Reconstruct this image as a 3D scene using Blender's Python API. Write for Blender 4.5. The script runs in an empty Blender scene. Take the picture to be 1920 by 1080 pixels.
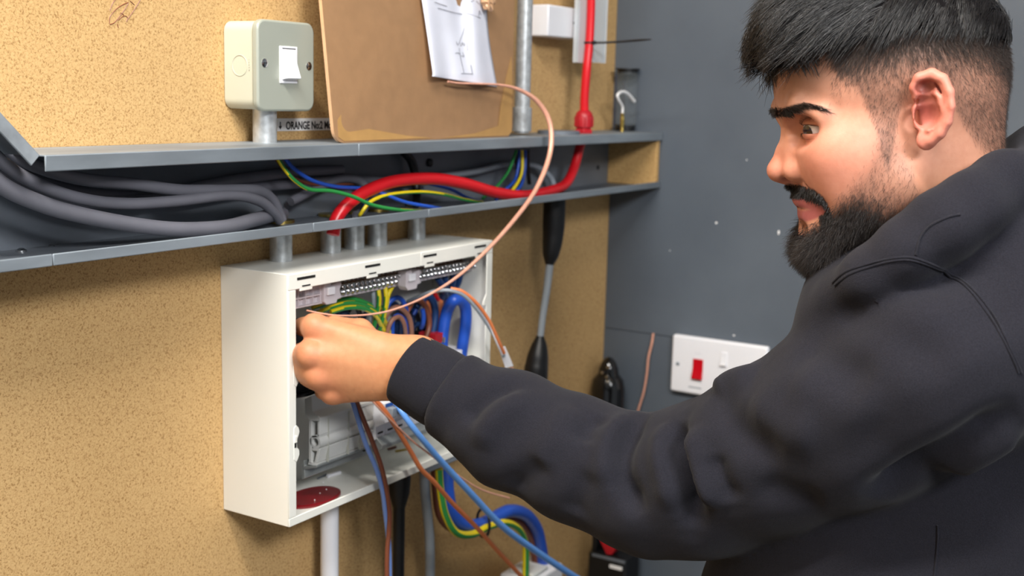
import bpy, bmesh, math, random
import numpy as np
from mathutils import Vector, Matrix

random.seed(7); np.random.seed(7)
SC = bpy.context.scene
COL = SC.collection

# ------------------------------------------------------------------ camera
YAW, PIT, ROL, FPX = math.radians(58.64), math.radians(-9.36), math.radians(1.54), 2250.0
CAM = np.array([0.0, -0.86, 1.5])
_f = np.array([math.sin(YAW)*math.cos(PIT), math.cos(YAW)*math.cos(PIT), math.sin(PIT)])
_r = np.array([math.cos(YAW), -math.sin(YAW), 0.0])
_u = np.cross(_r, _f)
CR = math.cos(ROL)*_r + math.sin(ROL)*_u
CU = -math.sin(ROL)*_r + math.cos(ROL)*_u
CF = _f
cd = bpy.data.cameras.new('camera'); cam = bpy.data.objects.new('camera', cd); COL.objects.link(cam)
cd.sensor_width = 36.0; cd.lens = FPX/1920*36.0; cd.clip_start = 0.01
cam.matrix_world = Matrix(((CR[0], CU[0], -CF[0], CAM[0]), (CR[1], CU[1], -CF[1], CAM[1]), (CR[2], CU[2], -CF[2], CAM[2]), (0, 0, 0, 1)))
cd.dof.use_dof = True; cd.dof.focus_distance = 1.0; cd.dof.aperture_fstop = 7.0
SC.camera = cam

# ------------------------------------------------------------------ world, lamps, exposure
w = bpy.data.worlds.new('world'); SC.world = w; w.use_nodes = True
w.node_tree.nodes['Background'].inputs[0].default_value = (0.86, 0.93, 1.0, 1)
w.node_tree.nodes['Background'].inputs[1].default_value = 0.30
def area(name, loc, size, sy, power, col, target):
    l = bpy.data.lights.new(name, 'AREA'); l.shape = 'RECTANGLE'; l.size = size; l.size_y = sy
    l.energy = power; l.color = col
    o = bpy.data.objects.new(name, l); COL.objects.link(o); o.location = loc
    o.rotation_euler = (Vector(target)-Vector(loc)).to_track_quat('-Z', 'Y').to_euler()
    return o
area('ceiling_tube_light', (0.10, -0.40, 2.52), 1.4, 0.14, 46, (1.0, 0.97, 0.92), (0.25, -0.34, 0.0))
area('ceiling_panel_light', (-0.30, -2.05, 2.52), 0.6, 0.6, 54, (0.97, 0.98, 1.0), (0.8, -0.3, 1.2))
SC.view_settings.view_transform = 'Standard'; SC.view_settings.look = 'None'
SC.view_settings.gamma = 1.0; SC.view_settings.use_curve_mapping = False
SC.view_settings.exposure = 0.24

# ------------------------------------------------------------------ photograph pixel -> place, for a known plane
def ray(px, py): return (px-960)/FPX*CR - (py-540)/FPX*CU + CF
def wy(px, py, y=0.0): d = ray(px, py); return CAM + d*(y-CAM[1])/d[1]
def wx(px, py, x): d = ray(px, py); return CAM + d*(x-CAM[0])/d[0]
def wz(px, py, z): d = ray(px, py); return CAM + d*(z-CAM[2])/d[2]
def wd(px, py, t): return CAM + ray(px, py)*t

# ------------------------------------------------------------------ materials
def lin(c):
    c = c/255.0
    return c/12.92 if c <= 0.04045 else ((c+0.055)/1.055)**2.4
def rgb(r, g, b): return (lin(r), lin(g), lin(b), 1.0)
def mat(name, col, rough=0.5, metal=0.0, var=0.0, vscale=40.0, bump=0.0, bscale=200.0, spec=0.5, coat=0.0, sss=0.0, sheen=0.0, col2=None, stretch=None, detail=4):
    m = bpy.data.materials.new(name); m.use_nodes = True
    nt = m.node_tree; b = nt.nodes['Principled BSDF']
    b.inputs['Base Color'].default_value = col; b.inputs['Roughness'].default_value = rough
    b.inputs['Metallic'].default_value = metal; b.inputs['Specular IOR Level'].default_value = spec
    b.inputs['Coat Weight'].default_value = coat
    if sheen: b.inputs['Sheen Weight'].default_value = sheen; b.inputs['Sheen Roughness'].default_value = 0.5
    if sss: b.inputs['Subsurface Weight'].default_value = sss; b.inputs['Subsurface Scale'].default_value = 0.004
    tc = nt.nodes.new('ShaderNodeTexCoord'); src = tc.outputs['Object']
    if stretch:
        mp = nt.nodes.new('ShaderNodeMapping'); mp.inputs['Scale'].default_value = stretch
        nt.links.new(src, mp.inputs['Vector']); src = mp.outputs[0]
    if var or col2:
        n = nt.nodes.new('ShaderNodeTexNoise'); n.inputs['Scale'].default_value = vscale; n.inputs['Detail'].default_value = detail
        nt.links.new(src, n.inputs['Vector'])
        rp = nt.nodes.new('ShaderNodeValToRGB'); nt.links.new(n.outputs['Fac'], rp.inputs['Fac'])
        rp.color_ramp.elements[0].position = 0.3; rp.color_ramp.elements[1].position = 0.7
        a = [max(0, v*(1-var)) for v in col[:3]]+[1]
        rp.color_ramp.elements[0].color = col2 if col2 else a
        rp.color_ramp.elements[1].color = [min(1, v*(1+var)) for v in col[:3]]+[1]
        nt.links.new(rp.outputs[0], b.inputs['Base Color'])
    if bump:
        n = nt.nodes.new('ShaderNodeTexNoise'); n.inputs['Scale'].default_value = bscale; n.inputs['Detail'].default_value = 3
        nt.links.new(src, n.inputs['Vector'])
        bp = nt.nodes.new('ShaderNodeBump'); bp.inputs['Strength'].default_value = bump; bp.inputs['Distance'].default_value = 0.001
        nt.links.new(n.outputs['Fac'], bp.inputs['Height']); nt.links.new(bp.outputs[0], b.inputs['Normal'])
    return m
def mdf_mat(name, base, dark, light):
    m = bpy.data.materials.new(name); m.use_nodes = True; nt = m.node_tree; b = nt.nodes['Principled BSDF']
    b.inputs['Roughness'].default_value = 0.72; b.inputs['Specular IOR Level'].default_value = 0.25
    tc = nt.nodes.new('ShaderNodeTexCoord')
    n1 = nt.nodes.new('ShaderNodeTexNoise'); n1.inputs['Scale'].default_value = 520; n1.inputs['Detail'].default_value = 3; n1.inputs['Distortion'].default_value = 0.8
    n2 = nt.nodes.new('ShaderNodeTexNoise'); n2.inputs['Scale'].default_value = 5; n2.inputs['Detail'].default_value = 3
    n3 = nt.nodes.new('ShaderNodeTexVoronoi'); n3.inputs['Scale'].default_value = 210; n3.feature = 'DISTANCE_TO_EDGE'
    for n in (n1, n2): nt.links.new(tc.outputs['Object'], n.inputs['Vector'])
    dn = nt.nodes.new('ShaderNodeTexNoise'); dn.inputs['Scale'].default_value = 420; nt.links.new(tc.outputs['Object'], dn.inputs['Vector'])
    r1 = nt.nodes.new('ShaderNodeValToRGB'); nt.links.new(n1.outputs['Fac'], r1.inputs['Fac'])
    e = r1.color_ramp.elements; e[0].position = 0.33; e[0].color = dark; e[1].position = 0.70; e[1].color = light
    x = e.new(0.46); x.color = base
    mx = nt.nodes.new('ShaderNodeMixRGB'); mx.blend_type = 'MULTIPLY'; mx.inputs[0].default_value = 1.0
    r2 = nt.nodes.new('ShaderNodeValToRGB'); nt.links.new(n2.outputs['Fac'], r2.inputs['Fac'])
    r2.color_ramp.elements[0].color = (0.9, 0.89, 0.86, 1); r2.color_ramp.elements[0].position = 0.3
    r2.color_ramp.elements[1].color = (1, 1, 1, 1); r2.color_ramp.elements[1].position = 0.65
    nt.links.new(r1.outputs[0], mx.inputs[1]); nt.links.new(r2.outputs[0], mx.inputs[2])
    nt.links.new(mx.outputs[0], b.inputs['Base Color'])
    bp = nt.nodes.new('ShaderNodeBump'); bp.inputs['Strength'].default_value = 0.25; bp.inputs['Distance'].default_value = 0.0006
    nt.links.new(n1.outputs['Fac'], bp.inputs['Height']); nt.links.new(bp.outputs[0], b.inputs['Normal'])
    return m
def clear_mat(name, col, alpha_mix, rough=0.15):
    m = bpy.data.materials.new(name); m.use_nodes = True; nt = m.node_tree; b = nt.nodes['Principled BSDF']
    b.inputs['Base Color'].default_value = col; b.inputs['Roughness'].default_value = rough
    b.inputs['Alpha'].default_value = alpha_mix
    return m

M = {}
M['mdf'] = mdf_mat('mdf', rgb(203, 165, 112), rgb(164, 126, 78), rgb(216, 180, 126))
M['mdf_end'] = mdf_mat('mdf_end', rgb(196, 156, 100), rgb(160, 122, 72), rgb(210, 172, 116))
M['grey_paint'] = mat('grey_paint', rgb(88, 96, 105), 0.55, var=0.10, vscale=6, bump=0.05, bscale=60, col2=rgb(80, 88, 98))
M['floor'] = mat('floor', rgb(110, 108, 104), 0.6, var=0.12, vscale=8)
M['ceil'] = mat('ceil', rgb(225, 225, 220), 0.8, var=0.03, vscale=10)
M['galv'] = mat('galv', rgb(150, 157, 163), 0.45, 0.3, var=0.22, vscale=55, bump=0.12, bscale=150)
M['conduit'] = mat('conduit', rgb(196, 200, 202), 0.36, 0.55, var=0.2, vscale=120, bump=0.15, bscale=260)
M['trunk'] = mat('trunk', rgb(130, 138, 145), 0.5, 0.25, var=0.25, vscale=30, bump=0.06, bscale=90, stretch=(0.25, 1, 1))
M['trunk_in'] = mat('trunk_in', rgb(112, 118, 126), 0.5, 0.25, var=0.2, vscale=25, stretch=(0.3, 1, 1))
M['steel'] = mat('steel', rgb(205, 205, 205), 0.22, 1.0, var=0.1, vscale=90)
M['brass'] = mat('brass', rgb(190, 165, 90), 0.3, 1.0, var=0.15, vscale=90)
M['box_grey'] = mat('box_grey', rgb(196, 196, 178), 0.42, 0.0, var=0.03, vscale=12)
M['plate_grey'] = mat('plate_grey', rgb(164, 168, 156), 0.35, 0.1, var=0.03, vscale=12)
M['white_plastic'] = mat('white_plastic', rgb(240, 240, 244), 0.28, var=0.01, vscale=20)
M['cu_white'] = mat('cu_white', rgb(238, 237, 228), 0.4, var=0.02, vscale=8, bump=0.03, bscale=400)
M['cu_inside'] = mat('cu_inside', rgb(214, 216, 214), 0.45, var=0.05, vscale=18)
M['black'] = mat('black', rgb(16, 16, 18), 0.45, var=0.3, vscale=30)
M['black_gloss'] = mat('black_gloss', rgb(13, 13, 14), 0.16, var=0.2, vscale=20, coat=0.4)
M['dark_slot'] = mat('dark_slot', rgb(12, 12, 12), 0.8, var=0.2, vscale=30)
M['kraft'] = mat('kraft', rgb(158, 121, 86), 0.5, var=0.06, vscale=60, bump=0.12, bscale=500)
M['kraft_peel'] = mat('kraft_peel', rgb(180, 139, 84), 0.35, var=0.08, vscale=50)
M['sheet_edge'] = mat('sheet_edge', rgb(214, 170, 130), 0.35, var=0.08, vscale=80)
M['paper'] = mat('paper', rgb(224, 226, 238), 0.75, var=0.02, vscale=40)
M['ink'] = mat('ink', rgb(60, 60, 72), 0.6, var=0.2, vscale=200)
M['label_white'] = mat('label_white', rgb(244, 243, 242), 0.4, var=0.02, vscale=60)
M['red_cable'] = mat('red_cable', rgb(214, 24, 34), 0.32, var=0.06, vscale=20)
M['red_gland'] = mat('red_gland', rgb(176, 22, 34), 0.42, var=0.08, vscale=60)
M['red_switch'] = mat('red_switch', rgb(196, 0, 24), 0.3, var=0.04, vscale=60)
M['red_rubber'] = mat('red_rubber', rgb(118, 10, 20), 0.3, var=0.12, vscale=40)
M['grey_cable'] = mat('grey_cable', rgb(104, 104, 112), 0.5, var=0.08, vscale=30)
M['light_grey'] = mat('light_grey', rgb(150, 158, 166), 0.45, var=0.06, vscale=40)
M['blue'] = mat('blue', rgb(36, 84, 188), 0.36, var=0.06, vscale=40)
M['dark_blue'] = mat('dark_blue', rgb(28, 62, 112), 0.4, var=0.1, vscale=40)
M['sky_blue'] = mat('sky_blue', rgb(110, 170, 250), 0.34, var=0.05, vscale=40)
M['slate_blue'] = mat('slate_blue', rgb(112, 142, 204), 0.4, var=0.06, vscale=40)
M['brown'] = mat('brown', rgb(122, 66, 44), 0.42, var=0.1, vscale=40)
M['tan_brown'] = mat('tan_brown', rgb(150, 104, 84), 0.42, var=0.1, vscale=40)
M['orange'] = mat('orange', rgb(224, 128, 76), 0.4, var=0.06, vscale=40)
M['green'] = mat('green', rgb(44, 140, 66), 0.4, var=0.06, vscale=40)
M['yellow'] = mat('yellow', rgb(232, 208, 24), 0.38, var=0.05, vscale=40)
M['copper'] = mat('copper', rgb(240, 176, 150), 0.35, 0.2, var=0.1, vscale=90)
M['din'] = mat('din', rgb(168, 172, 170), 0.35, 0.6, var=0.12, vscale=60)
M['blank'] = mat('blank', rgb(206, 206, 202), 0.4, var=0.03, vscale=40)
M['blank_dim'] = mat('blank_dim', rgb(176, 176, 166), 0.45, var=0.04, vscale=60)
M['mauve_plastic'] = mat('mauve_plastic', rgb(206, 198, 202), 0.4, var=0.03, vscale=60)
M['print_blue'] = mat('print_blue', rgb(40, 90, 170), 0.5, var=0.1, vscale=60)
M['clear'] = clear_mat('clear', rgb(226, 232, 236), 0.55)
M['clear2'] = clear_mat('clear2', rgb(150, 158, 160), 0.16, 0.08)

# ------------------------------------------------------------------ mesh builder (world coordinates)
class MB:
    def __init__(s): s.v = []; s.f = []; s.mi = []
    def add(s, vs, fs, mi=0):
        o = len(s.v); s.v += [tuple(map(float, p)) for p in vs]; s.f += [tuple(i+o for i in f) for f in fs]
        s.mi += [mi]*len(fs) if isinstance(mi, int) else list(mi); return s
    def box(s, a, b, mi=0):
        x0, y0, z0 = [min(p, q) for p, q in zip(a, b)]; x1, y1, z1 = [max(p, q) for p, q in zip(a, b)]
        return s.add([(x0,y0,z0),(x1,y0,z0),(x1,y1,z0),(x0,y1,z0),(x0,y0,z1),(x1,y0,z1),(x1,y1,z1),(x0,y1,z1)],
                     [(0,3,2,1),(4,5,6,7),(0,1,5,4),(1,2,6,5),(2,3,7,6),(3,0,4,7)], mi)
    def prism(s, poly, ext, mi=0):
        """poly: list of 3D points (planar loop), ext: extrusion vector"""
        n = len(poly); e = np.array(ext)
        vs = [np.array(p) for p in poly] + [np.array(p)+e for p in poly]
        fs = [tuple(range(n))[::-1], tuple(range(n, 2*n))] + [(i, (i+1) % n, (i+1) % n+n, i+n) for i in range(n)]
        return s.add(vs, fs, mi)
    def tube(s, pts, r, n=10, stripe=None, cap=True, mi=0):
        P = np.array(pts, float); k = len(P); rr = np.full(k, r) if np.isscalar(r) else np.array(r)
        T = np.gradient(P, axis=0); T /= np.linalg.norm(T, axis=1)[:, None]+1e-12
        a = np.cross(T[0], [0, 0, 1.0]);
        if np.linalg.norm(a) < 0.1: a = np.cross(T[0], [1.0, 0, 0])
        a /= np.linalg.norm(a); vs = []
        for i in range(k):
            a = a - T[i]*(a@T[i]); a /= np.linalg.norm(a)+1e-12; b = np.cross(T[i], a)
            for j in range(n):
                t = 2*math.pi*j/n; vs.append(P[i]+rr[i]*(math.cos(t)*a+math.sin(t)*b))
        fs = []; ms = []
        for i in range(k-1):
            for j in range(n):
                fs.append((i*n+j, i*n+(j+1) % n, (i+1)*n+(j+1) % n, (i+1)*n+j))
                if stripe: ms.append(1 if ((j + int(i*stripe[1])) % n) < stripe[0] else 0)
                else: ms.append(mi)
        if cap:
            fs += [tuple(range(n))[::-1], tuple(range((k-1)*n, k*n))]; ms += [mi, mi]
        return s.add(vs, fs, ms)
    def lathe(s, base, axis, prof, n=24, mi=0):
        """prof: (dist along axis, radius)"""
        ax = np.array(axis, float); ax /= np.linalg.norm(ax)
        a = np.cross(ax, [0, 0, 1.0]);
        if np.linalg.norm(a) < 0.1: a = np.cross(ax, [1.0, 0, 0])
        a /= np.linalg.norm(a); b = np.cross(ax, a); B = np.array(base, float); vs = []; k = len(prof)
        for d, r in prof:
            for j in range(n):
                t = 2*math.pi*j/n; vs.append(B+ax*d+r*(math.cos(t)*a+math.sin(t)*b))
        fs = [(i*n+j, i*n+(j+1) % n, (i+1)*n+(j+1) % n, (i+1)*n+j) for i in range(k-1) for j in range(n)]
        fs += [tuple(range(n))[::-1], tuple(range((k-1)*n, k*n))]
        return s.add(vs, fs, mi)
    def build(s, name, mats, parent=None, base=None, bevel=0.0, seg=2, smooth=35, label=None):
        V = np.array(s.v)
        if parent is not None:
            off = np.array(world_of(parent))
        else:
            off = np.array(base) if base is not None else np.array([(V[:, 0].min()+V[:, 0].max())/2, (V[:, 1].min()+V[:, 1].max())/2, V[:, 2].min()])
        me = bpy.data.meshes.new(name); me.from_pydata([tuple(p) for p in V-off], [], s.f)
        ms = mats if isinstance(mats, (list, tuple)) else [mats]
        for m in ms: me.materials.append(M[m] if isinstance(m, str) else m)
        me.polygons.foreach_set('material_index', s.mi)
        bm = bmesh.new(); bm.from_mesh(me); bmesh.ops.recalc_face_normals(bm, faces=bm.faces); bm.to_mesh(me); bm.free()
        me.polygons.foreach_set('use_smooth', [True]*len(me.polygons)); me.set_sharp_from_angle(angle=math.radians(smooth))
        o = bpy.data.objects.new(name, me); COL.objects.link(o)
        if parent is not None: o.parent = parent
        else: o.location = off
        if bevel:
            b = o.modifiers.new('bevel', 'BEVEL'); b.width = bevel; b.segments = seg; b.limit_method = 'ANGLE'; b.angle_limit = math.radians(40); b.harden_normals = False
        if label: o['label'] = label
        return o
def world_of(o):
    p = Vector((0, 0, 0))
    while o is not None: p = p + o.location; o = o.parent
    return p
def thing(name, label, cat, loc, group=None):
    o = bpy.data.objects.new(name, None); COL.objects.link(o); o.location = tuple(map(float, loc)); o.empty_display_size = 0.02
    return tag(o, label, cat, group)
def tag(o, label=None, cat=None, group=None, kind=None):
    if label: o['label'] = label
    if cat: o['category'] = cat
    if group: o['group'] = group
    if kind: o['kind'] = kind
    return o
def spline(pts, step=None, n=8):
    P = np.array(pts, float)
    if len(P) < 3:
        return np.array([P[0]+(P[-1]-P[0])*t for t in np.linspace(0, 1, n)])
    P2 = np.vstack([2*P[0]-P[1], P, 2*P[-1]-P[-2]]); out = []
    for i in range(1, len(P2)-2):
        p0, p1, p2, p3 = P2[i-1:i+3]
        for t in np.linspace(0, 1, n, endpoint=False):
            out.append(0.5*((2*p1)+(-p0+p2)*t+(2*p0-5*p1+4*p2-p3)*t*t+(-p0+3*p1-3*p2+p3)*t**3))
    out.append(P2[-2]); return np.array(out)
def cable(name, pts, r, m, label, cat='cable', group=None, n=10, stripe=None, sn=8, extra=None):
    """pts: (px, py, y) traced on the photograph with the wall distance of each point"""
    S = spline([wy(*p) for p in pts], n=sn)
    mb = MB(); mb.tube(S, r, n=n, stripe=stripe)
    o = mb.build(name, m, smooth=60); tag(o, label, cat, group); return o
# ================================================================== the setting
WXR = 1.70          # face of the grey wall; the MDF wall's face is y = 0
o = MB().box((-2.2, 0.0, 0.0), (WXR+0.03, 0.03, 2.6)).build('wall_back', 'mdf'); tag(o, kind='structure', label='bare MDF board wall behind the trunking')
wr = MB().box((WXR+0.004, -3.2, 0.0), (WXR+0.04, 0.0, 2.6)).build('wall_right', 'dark_slot'); tag(wr, kind='structure', label='dark grey painted board wall')
ZS = 1.1265
MB().box((WXR, -3.2, ZS+0.0006), (WXR+0.004, -0.0005, 2.6)).build('panel', 'grey_paint', wr)
MB().box((WXR, -3.2, 0.0), (WXR+0.004, -0.0005, ZS-0.0006)).build('panel', 'grey_paint', wr)
o = MB().box((-2.2, -3.2, -0.03), (WXR+0.04, 0.03, 0.0)).build('floor', 'floor'); tag(o, kind='structure')
o = MB().box((-2.2, -3.2, 2.6), (WXR+0.04, 0.03, 2.63)).build('ceiling', 'ceil'); tag(o, kind='structure')
# chips of pale paint on the grey wall
for px, py, a, b in ((1343, 418, 3, 3), (1460, 436, 2.5, 6), (1376, 629, 3, 2), (1256, 470, 1.5, 1.5), (1400, 300, 1.5, 2)):
    c = wx(px, py, WXR); s = 0.0006
    MB().add([c+np.array([0, s*a*math.cos(t)*(1+0.3*math.sin(3*t)), s*b*math.sin(t)]) for t in np.linspace(0, 6.28, 9)[:-1]] + [c+np.array([-0.0005, 0, 0])],
             [(i, (i+1) % 8, 8) for i in range(8)]).build('paint_chip', 'label_white', wr)
# pencil scribble on the MDF
mb = MB()
for st in ([(206, 20), (212, 5), (225, -8), (240, -10)], [(205, 44), (207, 30), (222, 14), (240, 5), (236, 14), (228, 26), (215, 42), (206, 46)],
           [(263, 0), (252, 18), (238, 38)], [(222, 38), (232, 30), (239, 33), (237, 41)], [(244, 2), (252, 9)], [(220, 45), (222, 52)], [(226, 24), (232, 28)]):
    S = spline([wy(p[0], p[1], -0.0002) for p in st], n=6); mb.tube(S, 0.0004, n=4)
o = mb.build('pencil_scribble', 'brown', bpy.data.objects['wall_back'])

# ================================================================== steel cable trunking
TY, TZ0, TZ1 = -0.086, 1.3585, 1.4425      # front, underside, top
TX0 = 0.588                                # joint where the bend begins
t = thing('cable_trunking', 'long grey steel cable trunking with open front fixed along the MDF wall', 'trunking', (1.1, 0, TZ0))
MB().box((TX0, -0.0015, TZ0), (1.6875, -0.0001, TZ1)).build('back_plate', 'trunk_in', t)
xs = [TX0, float(wy(670, 288, TY)[0]), WXR-0.0015]
for i in range(2): MB().box((xs[i]+0.0003, TY, TZ1-0.0015), (xs[i+1]-0.0003, -0.0002, TZ1)).build('top_plate', 'trunk', t, bevel=0.0005)
for i in range(2): MB().box((xs[i]+0.0003, TY-0.0018, TZ1-0.0125), (xs[i+1]-0.0003, TY, TZ1)).build('top_lip', 'trunk', t, bevel=0.0009)
xb = [0.592, 0.892, 1.085, WXR-0.0015]
MB().box((xb[0], TY, TZ0), (xb[-1], -0.0002, TZ0+0.0015)).build('bottom_plate', 'trunk_in', t, bevel=0.0005)
for i in range(3): MB().box((xb[i]+0.0002, TY-0.0018, TZ0-0.0006), (xb[i+1]-0.0002, TY, TZ0+0.0088)).build('bottom_lip', 'trunk', t, bevel=0.0009)
e = MB().box((1.688, TY+0.002, TZ0+0.0016), (WXR-0.001, -0.0002, TZ1-0.0016)); e.build('end_block', 'mdf_end', t, bevel=0.0015, label='bare MDF block closing the end of the trunking')
# blind hole and screw heads of the back plate
for px, py in ((1121, 314),):
    c = wy(px, py, -0.0016); MB().lathe(c, (0, -1, 0), [(0, 0.0036), (0.0004, 0.0036)], 16).build('screw_hole', 'dark_slot', t)
c = wy(804, 305, -0.0016); MB().lathe(c, (0, -1, 0), [(0, 0.005), (0.003, 0.005), (0.0045, 0.002)], 16).build('screw', 'black', t)
c = wz(1172, 344, TZ0+0.0016); MB().lathe(c, (0, 0, 1), [(0, 0.006), (0.002, 0.006), (0.004, 0.002)], 14).build('screw', 'black', t)
# left section with the 45 degree bend
b = thing('trunking_bend', 'left end of the steel trunking where a lip climbs up to the left', 'trunking', (0.5, 0, TZ0))
dg = np.array([-0.7071, 0, 0.7071]); nn = np.array([0.7071, 0, 0.7071])
A = np.array([0.584, 0, TZ1]); L = 0.42
MB().prism([A, A+dg*L, A+dg*L-np.array([0.14, 0, 0]), (0.15, 0, TZ0), (0.592, 0, TZ0), (0.5915, 0, TZ1)], (0, -0.0012, 0)).build('back_plate', 'trunk_in', b)
MB().prism([A, A+dg*L, A+dg*L-nn*0.0015, A-nn*0.0015], (0, TY, 0)).build('top_plate', 'galv', b, bevel=0.0004)
q0 = A+np.array([0, TY, 0])
MB().prism([q0, q0+dg*L, q0+dg*L-nn*0.011, q0-nn*0.011], (0, -0.0018, 0)).build('top_lip', 'galv', b, bevel=0.0008)
MB().box((0.15, TY, TZ0), (0.592, -0.0002, TZ0+0.0015)).build('bottom_plate', 'trunk_in', b, bevel=0.0005)
MB().box((0.15, TY-0.0019, TZ0-0.0008), (0.5917, TY, TZ0+0.0088)).build('bottom_lip', 'trunk', b, bevel=0.0009)
c = wz(40, 472, TZ0+0.0016); MB().lathe(c, (0, 0, 1), [(0, 0.0045), (0.0015, 0.0045), (0.003, 0.0018)], 12).build('screw', 'steel', b)
for k in range(9):
    q = wz(97+random.uniform(-7, 18), 460+random.uniform(-3, 3), TZ0+0.0016)
    MB().box(q, q+np.array([random.uniform(.001, .004), .0008, .0006])).build('metal_swarf', 'steel', b)
# ================================================================== metal switch box above the trunking
x0, x1, z0, z1, yf = 0.8605, 0.9420, 1.4735, 1.5605, -0.046
def rrect_xz(x0, x1, z0, z1, r, y, n=6):
    out = []
    for cx, cz, a0 in ((x1-r, z1-r, 0), (x0+r, z1-r, 90), (x0+r, z0+r, 180), (x1-r, z0+r, 270)):
        for k in range(n+1):
            a = math.radians(a0+90*k/n); out.append((cx+r*math.cos(a), y, cz+r*math.sin(a)))
    return out
s = thing('light_switch', 'grey metal switch box with white rocker on a short conduit', 'switch', ((x0+x1)/2, 0, z0))
MB().prism(rrect_xz(x0+0.0015, x1-0.0015, z0+0.0015, z1-0.0015, 0.010, -0.0005), (0, -0.0375, 0)).build('back_box', 'box_grey', s, bevel=0.0008)
MB().prism(rrect_xz(x0, x1, z0, z1, 0.010, -0.038), (0, -0.008, 0)).build('front_plate', 'plate_grey', s, bevel=0.0022, seg=3)
# knockout ring on the left side
c = np.array([x0+0.0014, -0.0215, 1.5165]); ring = MB()
ring.tube([c+np.array([-0.0001, 0.0098*math.cos(a), 0.0098*math.sin(a)]) for a in np.linspace(0, 2*math.pi, 33)], 0.0004, n=6, cap=False); ring.build('knockout', 'box_grey', s)
for k in range(5):
    MB().box((x0+0.001, -0.0335, 1.512+k*0.0024), (x0+0.0019, -0.0345+0.0002*k, 1.5128+k*0.0024)).build('embossed_mark', 'plate_grey', s)
for px, py in ((496, 118), (579, 124)):
    c = wy(px, py, yf); h = MB().lathe(c, (0, -1, 0), [(0, 0.0042), (0.0004, 0.0042), (0.0012, 0.0026), (0.0013, 0.0001)], 16).build('screw', 'steel', s)
    MB().box(c+np.array([-0.0022, -0.0016, -0.0004]), c+np.array([0.0022, -0.0013, 0.0004])).build('slot', 'dark_slot', h)
a = wy(524, 86, yf); bq = wy(556, 157, yf); cx = (a[0]+bq[0])/2; hw = 0.0125; zt = a[2]; zb = bq[2]
fr = MB().box((cx-hw, yf-0.0012, zb), (cx+hw, yf+0.001, zt)).build('rocker_frame', 'white_plastic', s, bevel=0.0006)
MB().prism([(cx-hw+0.0025, yf, zt-0.003), (cx-hw+0.0025, yf-0.0022, zt-0.003), (cx-hw+0.0025, yf-0.0025, (zt+zb)/2+0.004), (cx-hw+0.0025, yf-0.0085, zb+0.005), (cx-hw+0.0025, yf, zb+0.0032)], (2*hw-0.005, 0, 0)).build('rocker', 'white_plastic', s, bevel=0.0006)
MB().box((cx-hw+0.003, yf-0.0014, zt-0.0028), (cx+hw-0.003, yf-0.0011, zt-0.0018)).build('rocker_gap', 'dark_slot', s)
# conduit below it
c = wz(498, 267, TZ1)
o = MB().lathe((c[0], -0.026, TZ1), (0, 0, 1), [(0, 0.0118), (z0-TZ1+0.002, 0.0118)], 28).build('steel_conduit', 'conduit', base=(c[0], -0.026, TZ1)); tag(o, 'short steel conduit between the metal switch box and the trunking top', 'conduit')

# ================================================================== printed label strip
p0 = wy(520, 246, -0.0004); p1 = wy(660, 246, -0.0004); ztop = wy(520, 222, -0.0004)[2]
lb = thing('label_strip', 'white strip label printed in black, stuck between the conduit and the brown sheet', 'label', (p0[0], 0, p0[2]))
MB().box((p0[0], -0.0004, p0[2]), (p1[0], 0, ztop)).build('strip', 'label_white', lb)
def text_part(name, body, loc, size, m, parent, rot, sx=1.0, bold=0.0, ext=0.0001):
    cu = bpy.data.curves.new(name, 'FONT'); cu.body = body; cu.size = size; cu.extrude = ext; cu.offset = bold; cu.resolution_u = 3
    tmp = bpy.data.objects.new(name+'_tmp', cu); COL.objects.link(tmp); tmp.rotation_euler = rot; tmp.scale = (sx, 1, 1); tmp.location = tuple(loc)
    bpy.context.view_layer.update()
    dg_ = bpy.context.evaluated_depsgraph_get(); me = bpy.data.meshes.new_from_object(tmp.evaluated_get(dg_)); mw = tmp.matrix_world.copy()
    bpy.data.objects.remove(tmp); me.transform(mw); me.transform(Matrix.Translation(-world_of(parent)))
    me.materials.clear(); me.materials.append(M[m]); me.name = name
    o = bpy.data.objects.new(name, me); COL.objects.link(o); o.parent = parent; return o
q = wy(536, 242.5, -0.0005); hh = wy(536, 228, -0.0005)[2]-q[2]
text_part('lettering', 'ORANGE No:2 Mo', q, hh*1.42, 'black', lb, (math.pi/2, 0, 0), sx=0.80, bold=0.00032)
a = wy(525.5, 243, -0.0005); hz = hh
MB().prism([(a[0]-0.0007, a[1], a[2]+hz), (a[0]+0.0007, a[1], a[2]+hz), (a[0]+0.0007, a[1], a[2]+hz*0.45), (a[0]+0.0024, a[1], a[2]+hz*0.45), (a[0], a[1], a[2]), (a[0]-0.0024, a[1], a[2]+hz*0.45), (a[0]-0.0007, a[1], a[2]+hz*0.45)], (0, -0.0002, 0)).build('arrow', 'black', lb)

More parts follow.
